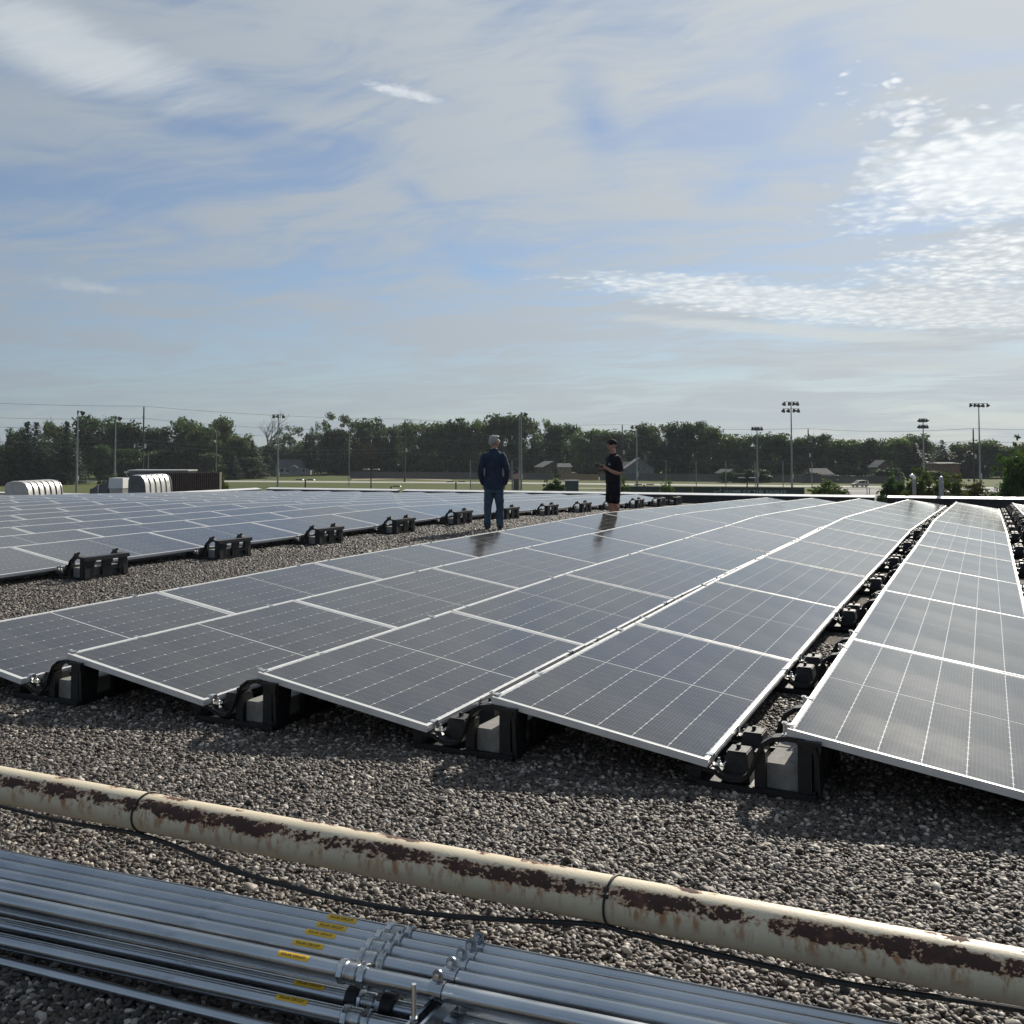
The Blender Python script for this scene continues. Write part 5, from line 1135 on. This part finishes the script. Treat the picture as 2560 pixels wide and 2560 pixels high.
for (x0, d0), (x1, d1) in zip(pts, pts[1:]):
    a, b = gp(x0, d0) - c, gp(x1, d1) - c; n = Vector((-(b - a).y, (b - a).x, 0)).normalized() * .03; hh = 1.95
    MB().add([a + Vector((0, 0, .05)), b + Vector((0, 0, .05)), b + Vector((0, 0, hh)), a + Vector((0, 0, hh)), a + n + Vector((0, 0, .05)), b + n + Vector((0, 0, .05)), b + n + Vector((0, 0, hh)), a + n + Vector((0, 0, hh))], [(0, 1, 2, 3), (7, 6, 5, 4), (3, 2, 6, 7)]).build('screen_panel', M['windscreen'], e)
    MB().tube([a, a + Vector((0, 0, hh + .1))], .05, 8).build('post', M['pole' if x0 != 1730 else 'yellow'], e, smooth=True)
tm = text_mesh('HOME OF THE EAGLES', .80); a, b = gp(1800, 203), gp(1900, 201); ang = atan2((b - a).y, (b - a).x)
tm.materials.append(M['letter']); o = link('lettering', tm, e); xs_ = [v.co.x for v in tm.vertices]; wid = max(xs_) - min(xs_)
ctr = (gp(1812, 202.76) + gp(1962, 199.9)) / 2 - c; o.location = ctr + Vector((sin(ang), -cos(ang), 0)) * .09 + Vector((0, 0, 1.0)); o.rotation_euler = (R(90), 0, ang); o.scale = (12.1 / wid, 1, 1)
wg = MB()
for s in (-1, 1):
    for i in range(4): wg.box((s * (.25 + .33 * i), 0, .10 * i - .1), (.34, .02, .12), rot=Matrix.Rotation(-s * .35, 3, 'Y'))
wg.ball((0, 0, -.02), (.16, .03, .2), 8, 6); q = wg.build('wing_emblem', M['letter'], e); q.location = (gp(1786, 203.3) - c) + Vector((sin(ang), -cos(ang), 0)) * .09 + Vector((0, 0, 1.0)); q.rotation_euler = (0, 0, ang)
# chain link rail along the lot
e = thing('lot_fence', 'low dark rail fence with posts along the parking lot', 'fence', gp(2118, 212), 0); c = e.location
for x0, x1 in ((2118, 2166), (2166, 2172), (2172, 2250)):
    a, b = gp(x0, 212) - c, gp(x1, 211) - c; MB().tube([a, a + Vector((0, 0, 1.45))], .07, 8).build('post', M['lamp_dark'], e, smooth=True)
    MB().tube([a + Vector((0, 0, 1.2)), b + Vector((0, 0, 1.2))], .03, 6).tube([a + Vector((0, 0, .35)), b + Vector((0, 0, .35))], .03, 6).build('rail', M['lamp_dark'], e)

# --- houses
HS = 'houses beyond the road'
def house(px, d, w, dp, hw, hr, m, label, rot=0.0, gable=False, wins=(), door=None, porch=False, chim=None, dz=0.0):
    e = thing('house', label, 'house', gp(px, d) + Vector((0, 0, dz)), R(YAW) + rot, HS); z0 = 0
    MB().b2((-w / 2, 0, -dz - .1), (w / 2, dp, hw)).build('wall', M[m], e)
    r = MB(); ov = .45
    if gable:
        r.add([(-w / 2 - ov, -ov, hw - .12), (0, -ov, hw + hr), (w / 2 + ov, -ov, hw - .12), (-w / 2 - ov, dp + ov, hw - .12), (0, dp + ov, hw + hr), (w / 2 + ov, dp + ov, hw - .12), (-w / 2 - ov, -ov, hw + .1), (0, -ov, hw + hr + .2), (w / 2 + ov, -ov, hw + .1), (-w / 2 - ov, dp + ov, hw + .1), (0, dp + ov, hw + hr + .2), (w / 2 + ov, dp + ov, hw + .1)],
              [(6, 7, 10, 9), (7, 8, 11, 10), (0, 1, 7, 6), (1, 2, 8, 7), (3, 9, 10, 4), (4, 10, 11, 5), (0, 6, 9, 3), (2, 5, 11, 8), (0, 3, 4, 1), (1, 4, 5, 2)])
        MB().add([(-w / 2, 0.01, hw), (w / 2, .01, hw), (0, .01, hw + hr * .99), (-w / 2, .15, hw), (w / 2, .15, hw), (0, .15, hw + hr * .99)], [(0, 1, 2), (5, 4, 3)]).build('gable_wall', M[m], e)
    else:
        r.add([(-w / 2 - ov, -ov, hw - .1), (w / 2 + ov, -ov, hw - .1), (w / 2 + ov, dp + ov, hw - .1), (-w / 2 - ov, dp + ov, hw - .1), (-w / 2 + .1, dp / 2, hw + hr), (w / 2 - .1, dp / 2, hw + hr)], [(0, 1, 5, 4), (1, 2, 5), (2, 3, 4, 5), (3, 0, 4), (3, 2, 1, 0)])
    r = r.build('roof', M['shingle'], e)
    if chim: MB().b2((chim, dp * .4, hw + hr * .3), (chim + .8, dp * .4 + .8, hw + hr + .9)).build('chimney', M[m], r)
    for x, z, ww, hh in wins:
        f = MB().b2((x - ww / 2 - .08, -.05, z - .08), (x + ww / 2 + .08, .02, z + hh + .08)).build('window', M['trim'], e); MB().b2((x - ww / 2, -.07, z), (x + ww / 2, -.04, z + hh)).build('pane', M['glass_dark'], f)
    if door is not None: MB().b2((door - .5, -.06, 0), (door + .5, .02, 2.1)).build('door', M['trim'], e)
    if porch:
        x = door; q = MB().add([(x - 1.9, -1.8, hw - .25), (x + 1.9, -1.8, hw - .25), (x, -1.8, hw + .85), (x - 1.9, 0, hw - .25), (x + 1.9, 0, hw - .25), (x, 0, hw + .85)], [(0, 1, 2), (5, 4, 3), (0, 2, 5, 3), (2, 1, 4, 5), (0, 3, 4, 1)]).build('porch_roof', M['trim'], e)
        for s in (-1.7, -.6, .6, 1.7): MB().tube([(x + s, -1.7, 0), (x + s, -1.7, hw - .25)], .09, 6).build('porch_column', M['trim'], e)
    return e
house(734, 402, 13.5, 8, 3.0, 3.0, 'house_white', 'white single storey house with small gabled porch', R(4), wins=((-4.6, 1, 1.2, 1.2), (-2.3, 1, 1.2, 1.2), (4.0, 1.2, .8, .8)), door=.2, porch=True)
house(848, 400, 4.6, 4, 1.9, 1.1, 'house_white', 'small grey shed left of the fence end', 0, gable=True, door=0)
house(1384, 352, 7.5, 9, 3.0, 2.0, 'house_brown', 'brown house with low gabled roof behind the fence', R(18), gable=True, wins=((-1.6, 1, 1.4, 1.6), (1.2, .6, 1.8, 2.0)), dz=.6)
house(1412, 346, 4.6, 6, 3.1, 1.2, 'house_tan', 'tan house part with three small windows above the tan fence', R(4), wins=((-1.4, 1.9, .4, .9), (-.2, 1.9, .4, .9), (.7, 1.9, .4, .9)), dz=.8)
house(1600, 340, 9.5, 9, 2.6, 3.6, 'house_grey', 'grey gabled house with two dark windows behind the grey fence', 0, gable=True, wins=((-.4, 2.2, .7, .9), (1.5, 2.2, .7, .9), (-3.6, .9, .5, .5), (-2.7, .9, .5, .5)), chim=2.0, dz=.7)
house(1566, 352, 8, 9, 2.4, 2.6, 'house_grey', 'dark roofed low house wing left of the grey gabled house', 0, dz=.6)
house(1832, 330, 4.6, 6, 1.9, 1.3, 'house_grey', 'small dark house with pale roof edge by the net posts', R(25), gable=True)
house(2056, 318, 7, 7, 1.8, 1.8, 'house_grey', 'grey roofed house behind the wide olive bush', R(12), dz=.2)
house(2212, 320, 5.0, 6, 3.0, 2.2, 'house_brown', 'brown gabled house above the dark fence', R(6), gable=True, dz=1.0)
e = house(2374, 300, 6.6, 8, 4.6, .3, 'brick', 'flat roofed brick house left of the far right spruce', R(8), wins=((-1.2, 1.4, 1.2, 1.2),), dz=1.0)
# --- vehicles and the utility box
def vehicle(px, d, rz_, m, label, kind='van', L=4.7, W=1.85, H=1.78, name='van'):
    e = thing(name, label, 'van' if kind == 'van' else 'car', gp(px, d) + Vector((0, 0, .015)), rz_, 'cars in the parking lot' if kind != 'van' else None)
    if kind == 'van': prof = [(-L / 2, .35), (-L / 2 + .02, .85), (-L / 2 + .9, 1.02), (-L / 2 + 1.7, H - .06), (-L / 2 + 2.1, H), (L / 2 - .6, H), (L / 2 - .2, H - .12), (L / 2, 1.0), (L / 2, .35)]
    else: prof = [(-L / 2, .35), (-L / 2 + .02, .72), (-L / 2 + 1.15, .92), (-L / 2 + 1.95, H), (L / 2 - 1.45, H), (L / 2 - .65, .98), (L / 2 - .05, .92), (L / 2, .35)]
    tf = Matrix(((1, 0, 0, 0), (0, 0, 1, 0), (0, 1, 0, 0), (0, 0, 0, 1))); b = MB().prism(prof, -W / 2, W / 2, 0, tf).build('body', M[m], e)
    g = MB(); zt, zb = H - .14, 1.02 if kind == 'van' else .95
    xs2 = ((-L / 2 + 1.35, -L / 2 + 2.05), (-L / 2 + 2.2, -L / 2 + 3.1), (-L / 2 + 3.25, L / 2 - .45)) if kind == 'van' else ((-L / 2 + 1.6, -L / 2 + 2.35), (-L / 2 + 2.45, L / 2 - 1.15))
    for i, (a, c_) in enumerate(xs2):
        for s in (-1, 1):
            y = s * (W / 2 + .004); k = .45 if i == 0 else 0; MB().add([(a, y, zb), (c_, y, zb), (c_ - (.25 if i == len(xs2) - 1 else 0), y, zt), (a + k, y, zt), (a, y - s * .03, zb), (c_, y - s * .03, zb), (c_ - .1, y - s * .03, zt), (a + k, y - s * .03, zt)], [(0, 1, 2, 3), (3, 2, 1, 0), (0, 4, 5, 1), (3, 2, 6, 7)]).build('side_window', M['glass_dark'], e)
    for sx in (-1, 1):
        for s in (-1, 1):
            wv = Vector((sx * L * .31, s * (W / 2 - .08), .33)); t = MB().tube([(0, -.1, 0), (0, .1, 0)], .33, 16).build('wheel', M['tyre'], e, smooth=True, angle=40); t.location = wv; MB().tube([(0, -.108, 0), (0, .108, 0)], .19, 12).build('rim', M['silver_paint'], t)
    for s in (-.6, .6): MB().box((-L / 2 - .005, s, .72), (.03, .3, .14)).build('headlight', M['bright_metal'], e); MB().box((L / 2 + .005, s * 1.25, .85), (.03, .14, .3)).build('tail_light', M['red_paint'], e)
    return e
vehicle(2148, 258, R(YAW) + R(14), 'van_paint', 'beige van driving left on the road behind the parapet gap', L=4.3, H=1.7)
for px, m, lb in ((2368, 'silver_paint', 'silver parked car behind the right parapet, left of three'), (2466, 'white_paint', 'white parked car behind the right parapet, middle of three'), (2508, 'blue_paint', 'blue parked car behind the right parapet, right of three')):
    vehicle(px, dep(1247), R(YAW) + R(70), m, lb, 'car', 4.5, 1.8, 1.42, 'parked_car')
p = gp(1430, 158); e = thing('utility_shed', 'dark grey flat roofed utility box right of the round bush', 'shed', p, R(YAW)); MB().b2((-1.02, 0, 0), (1.02, 2, zat(1203, 158) - ZG)).build('wall', M['dark_box'], e); MB().b2((-1.1, -.08, zat(1203, 158) - ZG), (1.1, 2.1, zat(1201, 158) - ZG + .03)).build('roof', M['pole'], e); MB().b2((-.4, -.04, .1), (.5, 0, 2.1)).build('door', M['dark_box'], e)
p = gp(908, 330); o = MB().tube([(0, 0, 0), (0, 0, .1)], .05, 6).build('mailbox_post', M['pole'])
bpy.data.objects.remove(o)

# --- thin late summer air over the field
hz = bpy.data.materials.new('haze'); hz.use_nodes = True; T = NT(hz.node_tree); T.n.remove(T.n['Principled BSDF']); vol = T.new('ShaderNodeVolumePrincipled')
vol.inputs['Color'].default_value = (.86, .93, 1.0, 1); vol.inputs['Density'].default_value = .00011; T.l.new(vol.outputs[0], T.n['Material Output'].inputs['Volume'])
tag(MB().b2((-620, -60, ZG - 1), (380, 640, 32)).build('haze', hz), kind='stuff')
